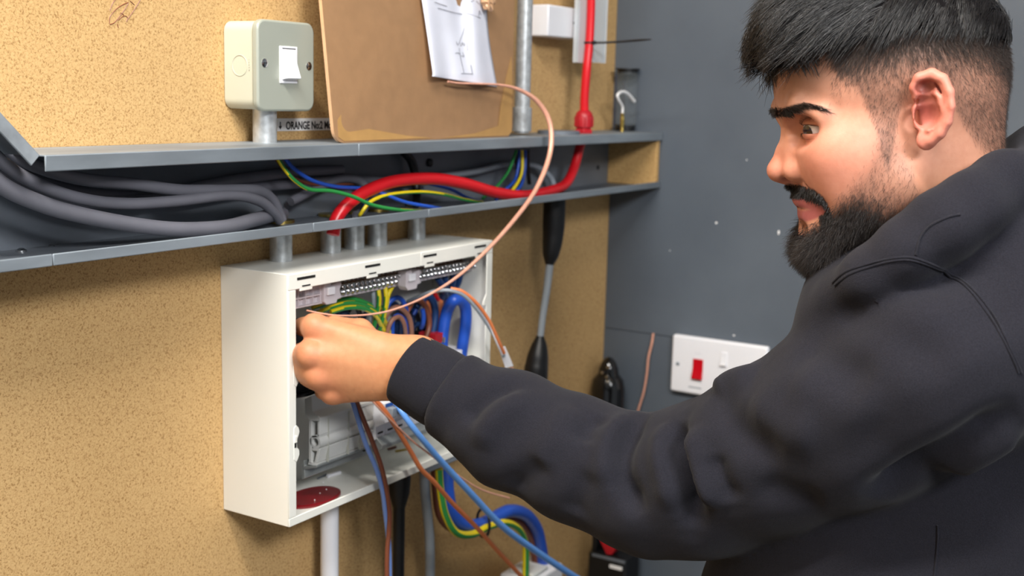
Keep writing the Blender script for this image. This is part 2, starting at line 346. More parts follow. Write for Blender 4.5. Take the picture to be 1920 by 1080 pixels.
# ================================================================== brown paper-faced sheet leaning on the trunking
XRS = float(wy(956, 240, -.064)[0])
def sheet_pt(u, v):     # u along, v up; twisted a little as it leans
    BL, BR = np.array([0.9405, -0.0700, TZ1+0.0002]), np.array([XRS, -0.0640, TZ1+0.0002])
    TL, TR = np.array([0.9405, -0.0330, TZ1+0.300]), np.array([XRS, -0.0600, TZ1+0.300])
    return (1-u)*(1-v)*BL+u*(1-v)*BR+(1-u)*v*TL+u*v*TR
U = XRS-0.9405; H = 0.30; r = 0.014; poly = []
for cu_, cv, a0 in ((U-r, H-r, 0), (r, H-r, 90), (r, r, 180), (U-r, r, 270)):
    for k in range(9):
        a = math.radians(a0+90*k/8); poly.append(((cu_+r*math.cos(a))/U, (cv+r*math.sin(a))/H))
sh = thing('brown_sheet', 'brown paper-faced plastic sheet with rounded corners leaning above the trunking', 'sheet', sheet_pt(0.5, 0))
F = np.array([0, -0.004, 0]); n = len(poly)
front = [sheet_pt(*p)+F for p in poly]; back = [sheet_pt(*p) for p in poly]
fc = sheet_pt(0.5, 0.5)+F; bc = sheet_pt(0.5, 0.5)
MB().add(front+back+[fc, bc], [(i, (i+1) % n, 2*n) for i in range(n)]+[((i+1) % n+n, i+n, 2*n+1) for i in range(n)]+[(i, i+n, (i+1) % n+n, (i+1) % n) for i in range(n)], [0]*n+[0]*n+[1]*n).build('board', ['kraft', 'sheet_edge'], sh, smooth=20)
def patch(name, uv, m, off=0.0003):
    pts = [sheet_pt(*p)+F+np.array([0, -off, 0]) for p in uv]; c = sum(pts)/len(pts)
    MB().prism(pts, (0, -0.0002, 0)).build(name, m, sh)
patch('peeled_corner', [(0.018, 0.02), (0.04, 0.006), (0.5, 0.006), (0.35, 0.018), (0.16, 0.045), (0.115, 0.10), (0.06, 0.12), (0.02, 0.075)], 'kraft_peel')
patch('peeled_corner', [(0.55, 0.005), (0.97, 0.005), (0.99, 0.02), (0.995, 0.2), (0.985, 0.33), (0.95, 0.24), (0.915, 0.12), (0.90, 0.045), (0.75, 0.018)], 'kraft_peel')
# note hanging on it
def img_sheet(rows, yfun, nu, nv):
    """rows: left & right pixel edges from top to bottom -> grid of points"""
    G = []
    L_ = spline([(a[0], a[1], 0) for a, b_ in rows], n=nv); R_ = spline([(b_[0], b_[1], 0) for a, b_ in rows], n=nv)
    for l, r_ in zip(L_, R_):
        G.append([wy(l[0]+(r_[0]-l[0])*t, l[1]+(r_[1]-l[1])*t, yfun(l[0]+(r_[0]-l[0])*t, l[1]+(r_[1]-l[1])*t, t)) for t in np.linspace(0, 1, nu)])
    return np.array(G)
def yp(px, py, t=0):
    v = max(0, min(1, (140-py)/260)); base = -0.0715+0.012*v
    return base - 0.004*math.sin(t*9+py*0.012)*0.6 - 0.006*max(0, (py-60)/100)*(0.5+0.5*math.cos(3*t)) - 0.003*math.sin(t*17+1)*0.5
nt_ = thing('paper_note', 'creased white paper note with pencil lines hanging on the brown sheet', 'paper', wy(870, 160, -0.075))
G = img_sheet([((770, -130), (905, -140)), ((783, -50), (908, -60)), ((797, 40), (912, 20)), ((806, 100), (918, 80)), ((811, 136), (926, 130)), ((810, 143), (932, 163))], yp, 25, 8)
# lower edge sags between the two corners
nv = len(G); mb = MB(); vs = [p for row in G for p in row]; nu = 25
mb.add(vs, [(i*nu+j, i*nu+j+1, (i+1)*nu+j+1, (i+1)*nu+j) for i in range(nv-1) for j in range(nu-1)])
pa = mb.build('page', 'paper', nt_, smooth=80); sd = pa.modifiers.new('thick', 'SOLIDIFY'); sd.thickness = 0.0003
mb = MB()
for st in ([(815, 4), (838, 12)], [(821, 15), (845, 22), (867, 27), (883, 32)], [(868, 24), (885, 28), (901, 34)], [(866, 0), (867, 20), (871, 50), (861, 80)], [(856, 78), (858, 84), (862, 80)],
           [(864, 81), (864, 87)], [(867, 86), (867, 80), (871, 86), (871, 80)], [(854, 100), (858, 99), (862, 101)], [(865, 104), (870, 106), (867, 98)], [(865, 138), (876, 138), (887, 139)],
           [(870, 136), (864, 110), (861, 90)], [(880, 0), (882, 30)], [(886, 138), (883, 122)], [(898, 30), (899, 20), (902, 28)], [(861, -3), (868, 2)], [(878, 1), (884, 3), (889, 0)], [(893, 2), (899, 8)], [(872, 30), (874, 60), (877, 95)]):
    def yy(p):
        tl = (p[0]-(797+0.1*p[1]))/115.0
        return yp(p[0], p[1], max(0, min(1, tl)))-0.0007
    S = spline([wy(p[0], p[1], yy(p)) for p in st], n=6); mb.tube(S, 0.00026, n=4)
mb.build('pencil_lines', 'ink', nt_)
# crumpled scrap at its upper right
mb = MB(); c = wy(915, 0, -0.075)
bm = bmesh.new(); bmesh.ops.create_icosphere(bm, subdivisions=3, radius=0.011)
for v in bm.verts:
    k = 1+0.25*math.sin(9*v.co.x/0.011+3*v.co.z/0.011)+0.15*math.sin(14*v.co.z/0.011); v.co *= k; v.co.y *= 0.5
mb.add([c+np.array(v.co) for v in bm.verts], [[v.index for v in f.verts] for f in bm.faces]); bm.free()
o = mb.build('paper_scrap', 'sheet_edge', smooth=30); tag(o, 'small crumpled tan scrap stuck beside the paper note', 'scrap')

# ================================================================== tall conduit, disc, red cable, white box
cx = wy(978, 240, -0.045)[0]
v = thing('steel_conduit', 'tall steel conduit standing on the trunking right of the brown sheet', 'conduit', (cx, -0.045, TZ1))
MB().lathe((cx, -0.045, TZ1+0.003), (0, 0, 1), [(0, 0.0102), (1.14, 0.0102)], 28).build('pipe', 'conduit', v)
MB().lathe((cx, -0.045, TZ1+0.0052), (0, 0, 1), [(0, 0.0128), (0.030, 0.0128), (0.0305, 0.012)], 28).build('coupling', 'conduit', v)
c = wz(993, 249, TZ1)
dd = MB(); dd.lathe((c[0]+0.004, -0.050, TZ1), (0, 0, 1), [(0, 0.029), (0.0045, 0.029), (0.005, 0.028)], 32)
o = dd.build('rubber_disc', 'trunk_in'); tag(o, 'dark grey disc around the foot of the tall conduit', 'disc')

a = wy(1029, 8, -0.034); b2 = wy(1070, 72, -0.034)
wb = thing('plastic_box', 'small white plastic box on the MDF beside the red cable', 'box', (a[0]+0.03, 0, b2[2]))
MB().box((a[0], -0.034, b2[2]), (wy(1083, 40, -0.034)[0]+0.012, 0, a[2])).build('cover', 'white_plastic', wb, bevel=0.002)
c = wy(1076, 43, -0.0341); MB().lathe(c, (0, -1, 0), [(0, 0.0022), (0.0006, 0.0022)], 12).build('screw_hole', 'ink', wb)
cs = thing('clear_strip', 'clear plastic channel strip behind the red cable', 'strip', wy(1108, 116, -0.046))
for pa_, pb_ in ((1081, 1103), (1112, 1134)):
    A_ = wy(pa_, 117, -0.046); B_ = wy(pb_, 117, -0.046)
    MB().box((A_[0], -0.0465, A_[2]), (B_[0], -0.0450, 1.86)).build('flange', 'clear', cs)
    MB().box((A_[0], -0.0475, A_[2]), (A_[0]+0.001, -0.0400, 1.86)).build('rib', 'clear', cs)
    MB().box((B_[0]-0.001, -0.0475, A_[2]), (B_[0], -0.0400, 1.86)).build('rib', 'clear', cs)
MB().box((wy(1103, 117, -0.041)[0], -0.041, A_[2]), (wy(1112, 117, -0.041)[0], -0.040, 1.86)).build('web', 'clear', cs)
gx = wy(1094, 250, -0.05)[0]
g = thing('cable_gland', 'red plastic cable gland on top of the trunking', 'gland', (gx, -0.05, TZ1))
MB().lathe((gx, -0.05, TZ1), (0, 0, 1), [(0, 0.0135), (0.005, 0.0135), (0.0055, 0.012), (0.009, 0.011)], 6).build('lock_nut', 'red_gland', g, bevel=0.0008, smooth=25)
dm = MB().lathe((gx, -0.05, TZ1+0.008), (0, 0, 1), [(0, 0.0122), (0.001, 0.0130), (0.016, 0.0128), (0.021, 0.0108), (0.024, 0.0075)], 28).build('dome_nut', 'red_gland', g)
for k in range(10):
    a = 2*math.pi*k/10; p = np.array([gx+0.0128*math.cos(a), -0.05+0.0128*math.sin(a), TZ1+0.010])
    MB().box(p-np.array([.0009, .0009, 0]), p+np.array([.0009, .0009, 0.013])).build('grip_rib', 'red_gland', dm, bevel=0.0004)
rc = [wy(1110, -160, -0.052), wy(1109, -60, -0.052), wy(1108, 20, -0.052), wy(1105, 80, -0.052), wy(1100, 130, -0.0515), wy(1096, 180, -0.050), np.array([gx, -0.05, TZ1+0.030]), np.array([gx, -0.05, TZ1]),
      wy(1086, 280, -0.050), wy(1075, 318, -0.050), wy(1060, 345, -0.053), wy(1035, 357, -0.060), wy(985, 367, -0.068), wy(930, 361, -0.070), wy(870, 344, -0.068), wy(810, 335, -0.064), wy(740, 340, -0.060), wy(685, 360, -0.055), wy(650, 385, -0.050), wy(631, 410, -0.046), wy(624, 440, -0.046)]
S = spline(rc, n=10); rad = [0.0056 + 0.0014*min(1, i/110) for i in range(len(S))]
o = MB().tube(S, rad, n=14).build('red_cable', 'red_cable', smooth=60); tag(o, 'thick red cable dropping through the gland and arching inside the trunking', 'cable')
# cable tie on the red cable
c = wy(1105, 80, -0.052)
ct = thing('cable_tie', 'black cable tie with a long tail round the red cable', 'cable tie', c)
MB().tube([c+np.array([0.0066*math.cos(a), 0.0066*math.sin(a), 0]) for a in np.linspace(0, 2*math.pi, 25)], 0.0013, n=8, cap=False).build('loop', 'black', ct)
k0 = c+np.array([0.0, -0.0075, -0.0]); MB().box(k0-np.array([.003, .002, .0026]), k0+np.array([.003, .002, .0026])).build('head', 'black', ct, bevel=0.0005)
tail = spline([k0+np.array([0.002, -0.001, 0]), wx(1150, 79, c[0]+0.010), wx(1190, 76, c[0]+0.012), wx(1221, 74, c[0]+0.004)], n=8)
MB().tube(tail, [0.0016]*(len(tail)-6)+[0.0015, .0014, .0013, .0011, .0009, .0007], n=8).build('tail', 'black', ct)

# ================================================================== clear tube with black caps and a hook
tb = wz(1172, 240, TZ1); tx, ty = wy(1172, 246, -0.030)[0], -0.030
tb = thing('clear_tube', 'clear plastic tube with black end caps on the trunking by the grey wall', 'tube', (tx, ty, TZ1))
hgt = wy(1172, 128, ty)[2]-TZ1
MB().lathe((tx, ty, TZ1+0.008), (0, 0, 1), [(0, 0.0165), (hgt-0.014, 0.0165)], 28).build('barrel', 'clear2', tb)
MB().lathe((tx, ty, TZ1), (0, 0, 1), [(0, 0.0150), (0.010, 0.0158), (0.0102, 0.0148)], 28).build('end_cap', 'black', tb)
MB().lathe((tx, ty, TZ1+hgt-0.009), (0, 0, 1), [(0, 0.0155), (0.007, 0.0158), (0.0071, 0.019), (0.009, 0.019)], 28).build('end_cap', 'black', tb)
for px in (1161, 1176, 1186):
    q = wy(px, 180, ty); MB().tube([(q[0], ty+0.006, TZ1+0.008), (q[0], ty+0.006, TZ1+hgt-0.01)], 0.0012, n=6).build('rod', 'ink', tb)
hk = thing('brass_hook', 'small hook with brass shank and pale tip standing in front of the clear tube', 'hook', wy(1166, 246, ty-0.020))
hy = ty-0.020
MB().tube(spline([wy(1166, 247, hy), wy(1167, 230, hy), wy(1167, 212, hy)], n=5), [0.0026]*4+[0.0034]*4+[0.0026]*3, n=10).build('shank', 'brass', hk)
S = spline([wy(1167, 214, hy), wy(1167, 200, hy), wy(1160, 187, hy), wy(1158, 178, hy), wy(1166, 172, hy), wy(1177, 176, hy), wy(1189, 190, hy)], n=6)
MB().tube(S, np.linspace(0.0016, 0.0026, len(S)), n=10).build('hook', 'label_white', hk)
# ================================================================== cables and wires inside the trunking
GC = 'grey cables in the trunking'
cable('grey_cable', [(-330, -90, -0.055), (-140, 130, -.055), (-60, 230, -.055), (0, 300, -.055), (60, 340, -.055), (140, 370, -.056), (230, 382, -.058), (330, 377, -.060), (430, 366, -.060), (485, 376, -.055), (513, 398, -.050), (525, 413, -.047)], .0052, 'grey_cable', 'grey cable of the trunking lying in the middle, ending in the leftmost stub conduit', group=GC)
cable('grey_cable', [(-330, -130, -0.04), (-140, 90, -.040), (-60, 190, -.042), (0, 268, -.044), (60, 308, -.046), (150, 335, -.048), (250, 345, -.050), (330, 356, -.055), (400, 357, -.057), (480, 357, -.054), (508, 372, -.050), (522, 398, -.047), (528, 413, -.047)], .0055, 'grey_cable', 'topmost lit grey cable of the trunking bending down into the leftmost stub conduit', group=GC)
cable('grey_cable', [(-330, -30, -0.062), (-140, 190, -.062), (-60, 280, -.062), (0, 345, -.062), (80, 383, -.063), (160, 405, -.064), (260, 423, -.066), (340, 430, -.068), (420, 426, -.066), (470, 414, -.056), (505, 405, -.040), (530, 401, -.02)], .0068, 'grey_cable', 'lowest and thickest grey cable sagging across the trunking floor', group=GC)
cable('grey_cable', [(-330, -60, -0.03), (-140, 160, -.03), (-60, 250, -.03), (0, 322, -.03), (70, 360, -.03), (170, 380, -.03), (280, 372, -.028), (400, 345, -.022), (480, 332, -.018), (560, 322, -.015), (640, 318, -.014)], .0055, 'grey_cable', 'dim grey cable running behind the others at the trunking back, upper of two', group=GC)
cable('grey_cable', [(-330, -110, -0.02), (-140, 110, -.02), (-60, 215, -.02), (0, 290, -.02), (90, 345, -.022), (200, 366, -.024), (330, 366, -.022), (470, 352, -.018), (560, 344, -.016), (660, 338, -.014), (760, 342, -.013)], .0055, 'grey_cable', 'dim grey cable running behind the others at the trunking back, lower of two', group=GC)
cable('grey_cable', [(545, 378, -.018), (600, 350, -.018), (640, 335, -.018), (675, 340, -.020), (690, 365, -.026), (680, 395, -.036), (668, 404, -.047)], .005, 'grey_cable', 'grey cable looping behind the red cable into the third stub conduit', group=GC)
cable('grey_cable', [(760, 336, -.010), (830, 330, -.012), (890, 322, -.013), (950, 308, -.014), (1000, 310, -.016), (1030, 330, -.022), (1040, 352, -.028), (1046, 375, -.030)], .0040, 'light_grey', 'pale grey cable arching along the trunking back at the right', group=GC)
cable('black_cable', [(757, 285, -.012), (770, 300, -.012), (778, 325, -.014), (781, 360, -.018), (781, 384, -.030)], .0052, 'black', 'black cable hanging down inside the trunking behind the red cable')
cable('brown_wire', [(515, 295, -.03), (540, 325, -.028), (575, 343, -.022), (620, 346, -.02), (700, 343, -.014), (800, 345, -.012)], .0018, 'brown', 'thin brown wire in the dim back of the trunking', 'wire')
YG = ['green', 'yellow']
cable('earth_wire', [(520, 296, -.055), (532, 315, -.058), (552, 338, -.062), (580, 355, -.066), (620, 358, -.070), (660, 368, -.074), (700, 385, -.077), (750, 394, -.077), (790, 396, -.06)], .0021, YG, 'green and yellow wire crossing in front under the red cable arch', 'wire', stripe=(3, -0.09))
cable('earth_wire', [(674, 404, -.046), (677, 400, -.054), (695, 378, -.058), (730, 365, -.062), (785, 360, -.062), (830, 364, -.06), (870, 374, -.055), (905, 380, -.048)], .0021, YG, 'green and yellow wire rising from the third stub conduit under the red arch', 'wire', stripe=(4, 0.05))
cable('blue_wire', [(534, 296, -.045), (550, 315, -.047), (585, 338, -.050), (630, 350, -.050), (690, 354, -.050), (720, 364, -.060), (760, 379, -.068), (808, 388, -.072), (830, 392, -.05)], .0021, 'blue', 'blue wire slanting through the trunking behind the red cable', 'wire')
cable('blue_wire', [(800, 343, -.035), (845, 355, -.036), (875, 370, -.038), (905, 380, -.03)], .0020, 'blue', 'short blue wire peeping out below the top of the red arch', 'wire')
cable('blue_wire', [(700, 360, -.052), (690, 372, -.050), (678, 395, -.047), (671, 404, -.047)], .0018, 'dark_blue', 'dark blue wire dipping into the third stub conduit', 'wire')
YC = -.045
cable('earth_wire', [(968, 282, YC), (955, 318, YC), (940, 340, YC), (925, 356, YC), (905, 372, YC)], .0019, ['green', 'green'], 'plain green wire falling left below the tall conduit', 'wire')
cable('blue_wire', [(975, 282, YC), (972, 310, YC), (965, 338, YC), (945, 358, YC), (930, 375, YC)], .0021, 'blue', 'left of two blue wires falling below the tall conduit', 'wire')
cable('earth_wire', [(979, 282, YC-.004), (979, 318, YC-.006), (972, 340, YC-.006), (958, 360, YC-.006), (945, 375, YC-.006)], .0021, ['yellow', 'green'], 'yellow wire between the two blue wires below the tall conduit', 'wire', stripe=(3, 0))
cable('blue_wire', [(985, 282, YC), (984, 318, YC-.003), (978, 345, YC-.004), (965, 362, YC-.004), (955, 375, YC-.004)], .0021, 'blue', 'right of two blue wires falling below the tall conduit', 'wire')
for px, d, w_ in ((970, 'leftmost', 3), (974, 'second', 4), (988, 'third', 3), (991, 'rightmost', 3)):
    cable('black_wire', [(px, 281, YC+.01), (px+(0 if px > 980 else -3), 300, YC+.012), (px+1, 325, YC+.014), (px+w_, 345, YC+.016)], .0017, 'black', d+' of four short black wires under the tall conduit', 'wire')

# ================================================================== stub conduits between trunking and consumer unit
BX0, BX1, BY, BZ0, BZ1 = 0.854, 1.217, -0.088, 1.068, 1.3205
names = ['leftmost stub conduit, under the grey cables', 'second stub conduit, where the red cable enters', 'third stub conduit, middle of the five', 'fourth stub conduit, close right of the middle one', 'rightmost stub conduit, set apart over the white cabinet']
for (px, py, wpx), nm in zip(((527, 489, 42), (620, 473, 38), (664, 466, 38), (707, 460, 37), (781, 448, 33)), names):
    c = wz(px, py, BZ1); tt = float((c-CAM)@CF); r_ = wpx*tt/FPX/2
    s = thing('stub_conduit', nm, 'conduit', (c[0], c[1], BZ1), 'stub conduits on the consumer unit')
    MB().lathe((c[0], c[1], BZ1+0.0002), (0, 0, 1), [(0, r_), (TZ0-BZ1-0.0004, r_)], 26).build('pipe', 'conduit', s)
    MB().lathe((c[0], c[1], TZ0+0.0016), (0, 0, 1), [(0, r_*1.22), (0.003, r_*1.22), (0.0032, r_*0.8)], 18).build('bush', 'brass', s)
# ================================================================== consumer unit (open white cabinet)
cu = thing('consumer_unit', 'open white consumer unit on the MDF wall with its front cover off', 'cabinet', ((BX0+BX1)/2, 0, BZ0))
T = 0.0018
MB().box((BX0+T, -0.003, BZ0+T), (BX1-T, -0.0002, BZ1-T)).build('back_panel', 'cu_inside', cu)
MB().box((BX0, BY, BZ0), (BX0+T, -0.0002, BZ1)).build('side_panel', 'cu_white', cu, bevel=0.0005)
MB().box((BX1-T, BY, BZ0), (BX1, -0.0002, BZ1)).build('side_panel', 'cu_white', cu, bevel=0.0005)
MB().box((BX0+T, BY, BZ1-T), (BX1-T, -0.0002, BZ1)).build('top_panel', 'cu_white', cu, bevel=0.0005)
MB().box((BX0+T, BY, BZ0), (BX1-T, -0.0002, BZ0+T)).build('bottom_panel', 'cu_white', cu, bevel=0.0005)
FT = 0.0155; FB = 0.0085; FL = 0.0105; FR = 0.012; fy0, fy1 = BY-0.0016, BY
# top flange: three slots cut as gaps between pieces is not needed, the slots are dark recess plates set in the flange
xt = [BX0, wy(787, 480, BY)[0], BX1]
for i in range(2):
    MB().box((xt[i]+0.0001, fy0, BZ1-FT), (xt[i+1]-0.0002, fy1, BZ1)).build('top_flange', 'cu_white', cu, bevel=0.0006)
MB().box((BX0, fy0, BZ0), (BX1, fy1, BZ0+FB)).build('bottom_flange', 'cu_white', cu, bevel=0.0006)
MB().box((BX0, fy0, BZ0+FB+0.0003), (BX0+FL, fy1, BZ1-FT-0.0003)).build('side_flange', 'cu_white', cu, bevel=0.0006)
MB().box((BX1-FR, fy0, BZ0+FB+0.0003), (BX1, fy1, BZ1-FT-0.0003)).build('side_flange', 'cu_white', cu, bevel=0.0006)
for (ax, ay), (bx, by) in (((557, 523.5), (591, 517.2)), ((684.6, 500.5), (712.7, 495.5)), ((794, 481), (818.5, 476.8)), ((890, 464), (911, 459.7))):
    A = wy(ax, ay, fy0); B = wy(bx, by, fy0); z = (A[2]+B[2])/2
    MB().box((A[0], fy0-0.0003, z-0.0013), (B[0], fy0+0.0004, z+0.0013)).build('slot', 'dark_slot', cu)
    m_ = (A[0]+B[0])/2
    MB().box((m_-0.006, fy0-0.0003, BZ1-FT+0.0016), (m_+0.006, fy0+0.0004, BZ1-FT+0.003)).build('notch', 'dark_slot', cu)
    MB().box((m_-0.009, fy0, BZ1-FT-0.0025), (m_+0.009, fy1, BZ1-FT+0.0002)).build('tab', 'cu_white', cu, bevel=0.0004)
# wavy snap clips on the inner edge of the left flange
for zc in (wy(553, 690, fy0)[2], wy(553, 832, fy0)[2]):
    xx = BX0+FL; prof = [(-0.0005, -0.0195), (0.002, -0.0165), (0.0042, -0.0125), (0.0038, -0.0075), (0.0008, -0.0045), (0.0004, 0.003), (0.003, 0.007), (0.0044, 0.0115), (0.003, 0.0155), (-0.0005, 0.0185), (-0.004, 0.016), (-0.004, -0.016)]
    cl = MB().prism([(xx+a, fy0-0.0004, zc+b_) for a, b_ in prof], (0, 0.003, 0)).build('snap_clip', 'cu_white', cu, bevel=0.0004)
    MB().box((xx-0.0032, fy0-0.0008, zc-0.004), (xx-0.0006, fy0-0.0003, zc+0.003)).build('clip_hole', 'dark_slot', cl)
    MB().box((xx-0.0036, fy0-0.0016, zc+0.001), (xx-0.0002, fy0-0.0002, zc+0.008)).build('clip_step', 'cu_white', cl, bevel=0.0005)
xx = BX1-FR; zc = wy(905, 570, fy0)[2]
MB().prism([(xx+0.001, fy0, zc+0.012), (xx-0.005, fy0, zc+0.003), (xx-0.006, fy0, zc-0.002), (xx+0.001, fy0, zc-0.003)], (0, 0.002, 0)).build('snap_clip', 'cu_white', cu, bevel=0.0004)

# ---- earth and neutral terminal bars under the top panel
ty = -0.066
bar = thing('terminal_bar', 'terminal bar with a row of bright screws under the cabinet top', 'terminal bar', wy(760, 525, ty))
A = wy(640, 546, ty); B = wy(892, 494, ty); zb = (A[2]+B[2])/2
MB().box((A[0], ty+0.002, zb-0.0055), (B[0], ty+0.012, zb+0.0055)).build('bar', 'steel', bar, bevel=0.0006)
scr = None; ns = 34
for i in range(ns):
    x = A[0]+0.003+(B[0]-A[0]-0.006)*i/(ns-1)
    if scr is None:
        scr = MB().lathe((x, ty+0.002, zb), (0, -1, 0.25), [(0, 0.0027), (0.0032, 0.0027), (0.0038, 0.0021), (0.0036, 0.001), (0.0020, 0.0008)], 10).build('screw', 'steel', bar); scr.location = (0, 0, 0); sx0 = x
    for dz, dx in ((0.0028, 0.0), (-0.0028, 0.0021)):
        if i == 0 and dz > 0: scr.location = (0, 0, dz); continue
        q = scr.copy(); COL.objects.link(q); q.parent = bar; q.location = (x-sx0+dx, 0, dz+0.0003*math.sin(i*2.1)); q.name = 'screw'
MB().box((A[0], ty+0.004, zb-0.0085), (B[0], ty+0.010, zb-0.0055)).build('carrier', 'mauve_plastic', bar, bevel=0.0004)
hb = thing('terminal_bar', 'rear terminal bar of dull brass in shadow behind the bright screws', 'terminal bar', wy(760, 512, ty+0.022))
MB().box((A[0], ty+0.022, zb+0.006), (B[0], ty+0.032, zb+0.015)).build('bar', 'brass', hb, bevel=0.0006)
rib = None; nr = 34
for i in range(nr):
    x = A[0]+0.003+(B[0]-A[0]-0.006)*i/(nr-1)
    if rib is None:
        rib = MB().box((x-0.0008, ty+0.018, zb+0.004), (x+0.0008, ty+0.0219, zb+0.017)).build('divider', 'tan_brown', hb); rx = x
    else:
        q = rib.copy(); COL.objects.link(q); q.parent = hb; q.location = (x-rx, 0, 0)
# plastic comb at the left end with its clip
cb = thing('terminal_carrier', 'pale plastic comb holder left of the terminal screws', 'holder', wy(580, 560, ty))
A2 = wy(553, 546, ty-0.004); B2 = wy(612, 530, ty-0.004); zt = (A2[2]+B2[2])/2; zl = wy(553, 577, ty-0.004)[2]; xl = BX0+0.0125; xr = B2[0]
MB().box((xl, ty-0.001, zl), (xr, ty+0.004, zt)).build('back_web', 'mauve_plastic', cb)
for k in range(3):
    z = zl+(zt-zl)*k/2; MB().box((xl, ty-0.006, z-0.0007), (xr, ty-0.001, z+0.0007)).build('rail', 'mauve_plastic', cb)
for k in range(7):
    x = xl+(xr-xl)*k/6; MB().box((x-0.0005, ty-0.0055, zl), (x+0.0005, ty-0.001, zt)).build('divider', 'mauve_plastic', cb)
for nm, pxs in (('white clip at the left end of the terminal screws', ((608, 527), (641, 560), (612, 572))), ('white clip halfway along the terminal screws', ((762, 505), (790, 532), (770, 544)))):
    a_ = wy(*pxs[0], ty-0.010); b_ = wy(*pxs[1], ty-0.010); c_ = wy(*pxs[2], ty-0.010)
    k = thing('bar_clip', nm, 'clip', (a_[0], ty, b_[2]), 'clips on the terminal bar')
    w2 = (b_[0]-a_[0])
    MB().prism([(a_[0], ty-0.010, a_[2]-0.002), (a_[0]+w2*0.35, ty-0.010, a_[2]-0.001), (a_[0]+w2*0.4, ty-0.010, a_[2]-0.006), (a_[0]+w2*0.9, ty-0.010, a_[2]-0.003), (b_[0], ty-0.010, a_[2]-0.006), (b_[0]-w2*0.12, ty-0.010, a_[2]-0.012), (b_[0], ty-0.010, b_[2]+0.001), (b_[0]-w2*0.25, ty-0.010, b_[2]), (b_[0]-w2*0.3, ty-0.010, c_[2]), (a_[0]+w2*0.15, ty-0.010, c_[2]), (a_[0], ty-0.010, b_[2])], (0, 0.012, 0)).build('clip_body', 'mauve_plastic', k, bevel=0.0007)
    MB().box((a_[0]+w2*0.1, ty-0.013, (a_[2]+b_[2])/2-0.004), (a_[0]+w2*0.5, ty-0.0101, (a_[2]+b_[2])/2+0.004)).build('clip_tongue', 'white_plastic', k, bevel=0.0006)

# ---- busbar cover profile, DIN rail and breakers low in the cabinet
XE = float(wy(601, 829, -.079)[0])
def E(px, py): q = wx(px, py, XE); return (q[1], q[2])
def ext(name, poly, x0_, x1_, m, parent, bev=0.0004):
    return MB().prism([(x0_, a, b_) for a, b_ in poly], (x1_-x0_, 0, 0)).build(name, m, parent, bevel=bev)
bc_ = thing('blank_cover', 'white ribbed plastic blanking profile in the lower left of the cabinet', 'cover', (XE, E(590, 890)[0], E(590, 890)[1]))
XM = float(wy(703, 812, -.080)[0])
def quadpx(l): return [E(*p) for p in l]
ext('top_rib', quadpx([(571, 748), (584, 742), (586, 772), (600, 784), (600, 790), (581, 789), (572, 778)]), XE, XM, 'blank', bc_)
ext('back_web', quadpx([(579, 789), (584, 789), (584, 869), (579, 869)]), XE, XM, 'blank', bc_)
ext('channel_wall', quadpx([(595, 791), (599, 790), (599, 818), (595, 818)]), XE, XM, 'blank', bc_)
ext('channel_wall', quadpx([(584, 817), (599, 815), (599, 820), (584, 821)]), XE, XM, 'blank', bc_)
ext('channel_wall', quadpx([(584, 840), (600, 842), (594, 868), (589, 868), (594, 846), (584, 845)]), XE, XM, 'blank', bc_)
ext('foot', quadpx([(578, 866), (596, 869), (594, 874), (577, 871)]), XE, XM, 'blank', bc_)
cy, cz = E(591, 829); a_ = E(601, 829); ro = abs(a_[0]-cy); ri = ro*0.6
ringp = MB(); N = 20; vs = []
for x in (XE, XM):
    for rr_ in (ro, ri):
        vs += [(x, cy+rr_*math.cos(2*math.pi*k/N), cz+rr_*math.sin(2*math.pi*k/N)) for k in range(N)]
fs = []
for k in range(N):
    k2 = (k+1) % N
    fs += [(k, k2, N+k2, N+k), (2*N+k, 3*N+k, 3*N+k2, 2*N+k2), (k, 2*N+k, 2*N+k2, k2), (N+k, N+k2, 3*N+k2, 3*N+k)]
ringp.add(vs, fs).build('tube_channel', 'blank', bc_)
# module joints on the profile
for px in (617, 655, 677):
    x = wy(px, 800, a_[0])[0]
    MB().box((x-0.0003, E(600, 800)[0]-0.0006, E(600, 872)[1]), (x+0.0003, E(596, 800)[0], E(600, 788)[1])).build('joint_line', 'blank_dim', bc_)
rl = thing('din_rail', 'perforated metal DIN rail along the bottom of the cabinet', 'rail', (XE, E(575, 898)[0], E(575, 898)[1]))
XR = BX1-0.012
ext('rail_face', quadpx([(568, 879), (573, 877), (574, 896), (568, 899)]), XE-0.002, XR, 'din', rl)
ext('rail_ledge', quadpx([(568, 879), (570, 863), (573, 863), (573, 873), (596, 872), (596, 876), (573, 880)]), XE-0.002, XR, 'din', rl)
yr = E(574, 890)[0]-0.0003
for px, py in ((683, 842), (703, 834), (722, 828), (739, 821), (760, 813), (777, 808), (795, 802)):
    c = wy(px, py, yr); MB().lathe(c, (0, -1, 0), [(0, 0.003), (0.0004, 0.003)], 14).build('hole', 'dark_slot', rl)
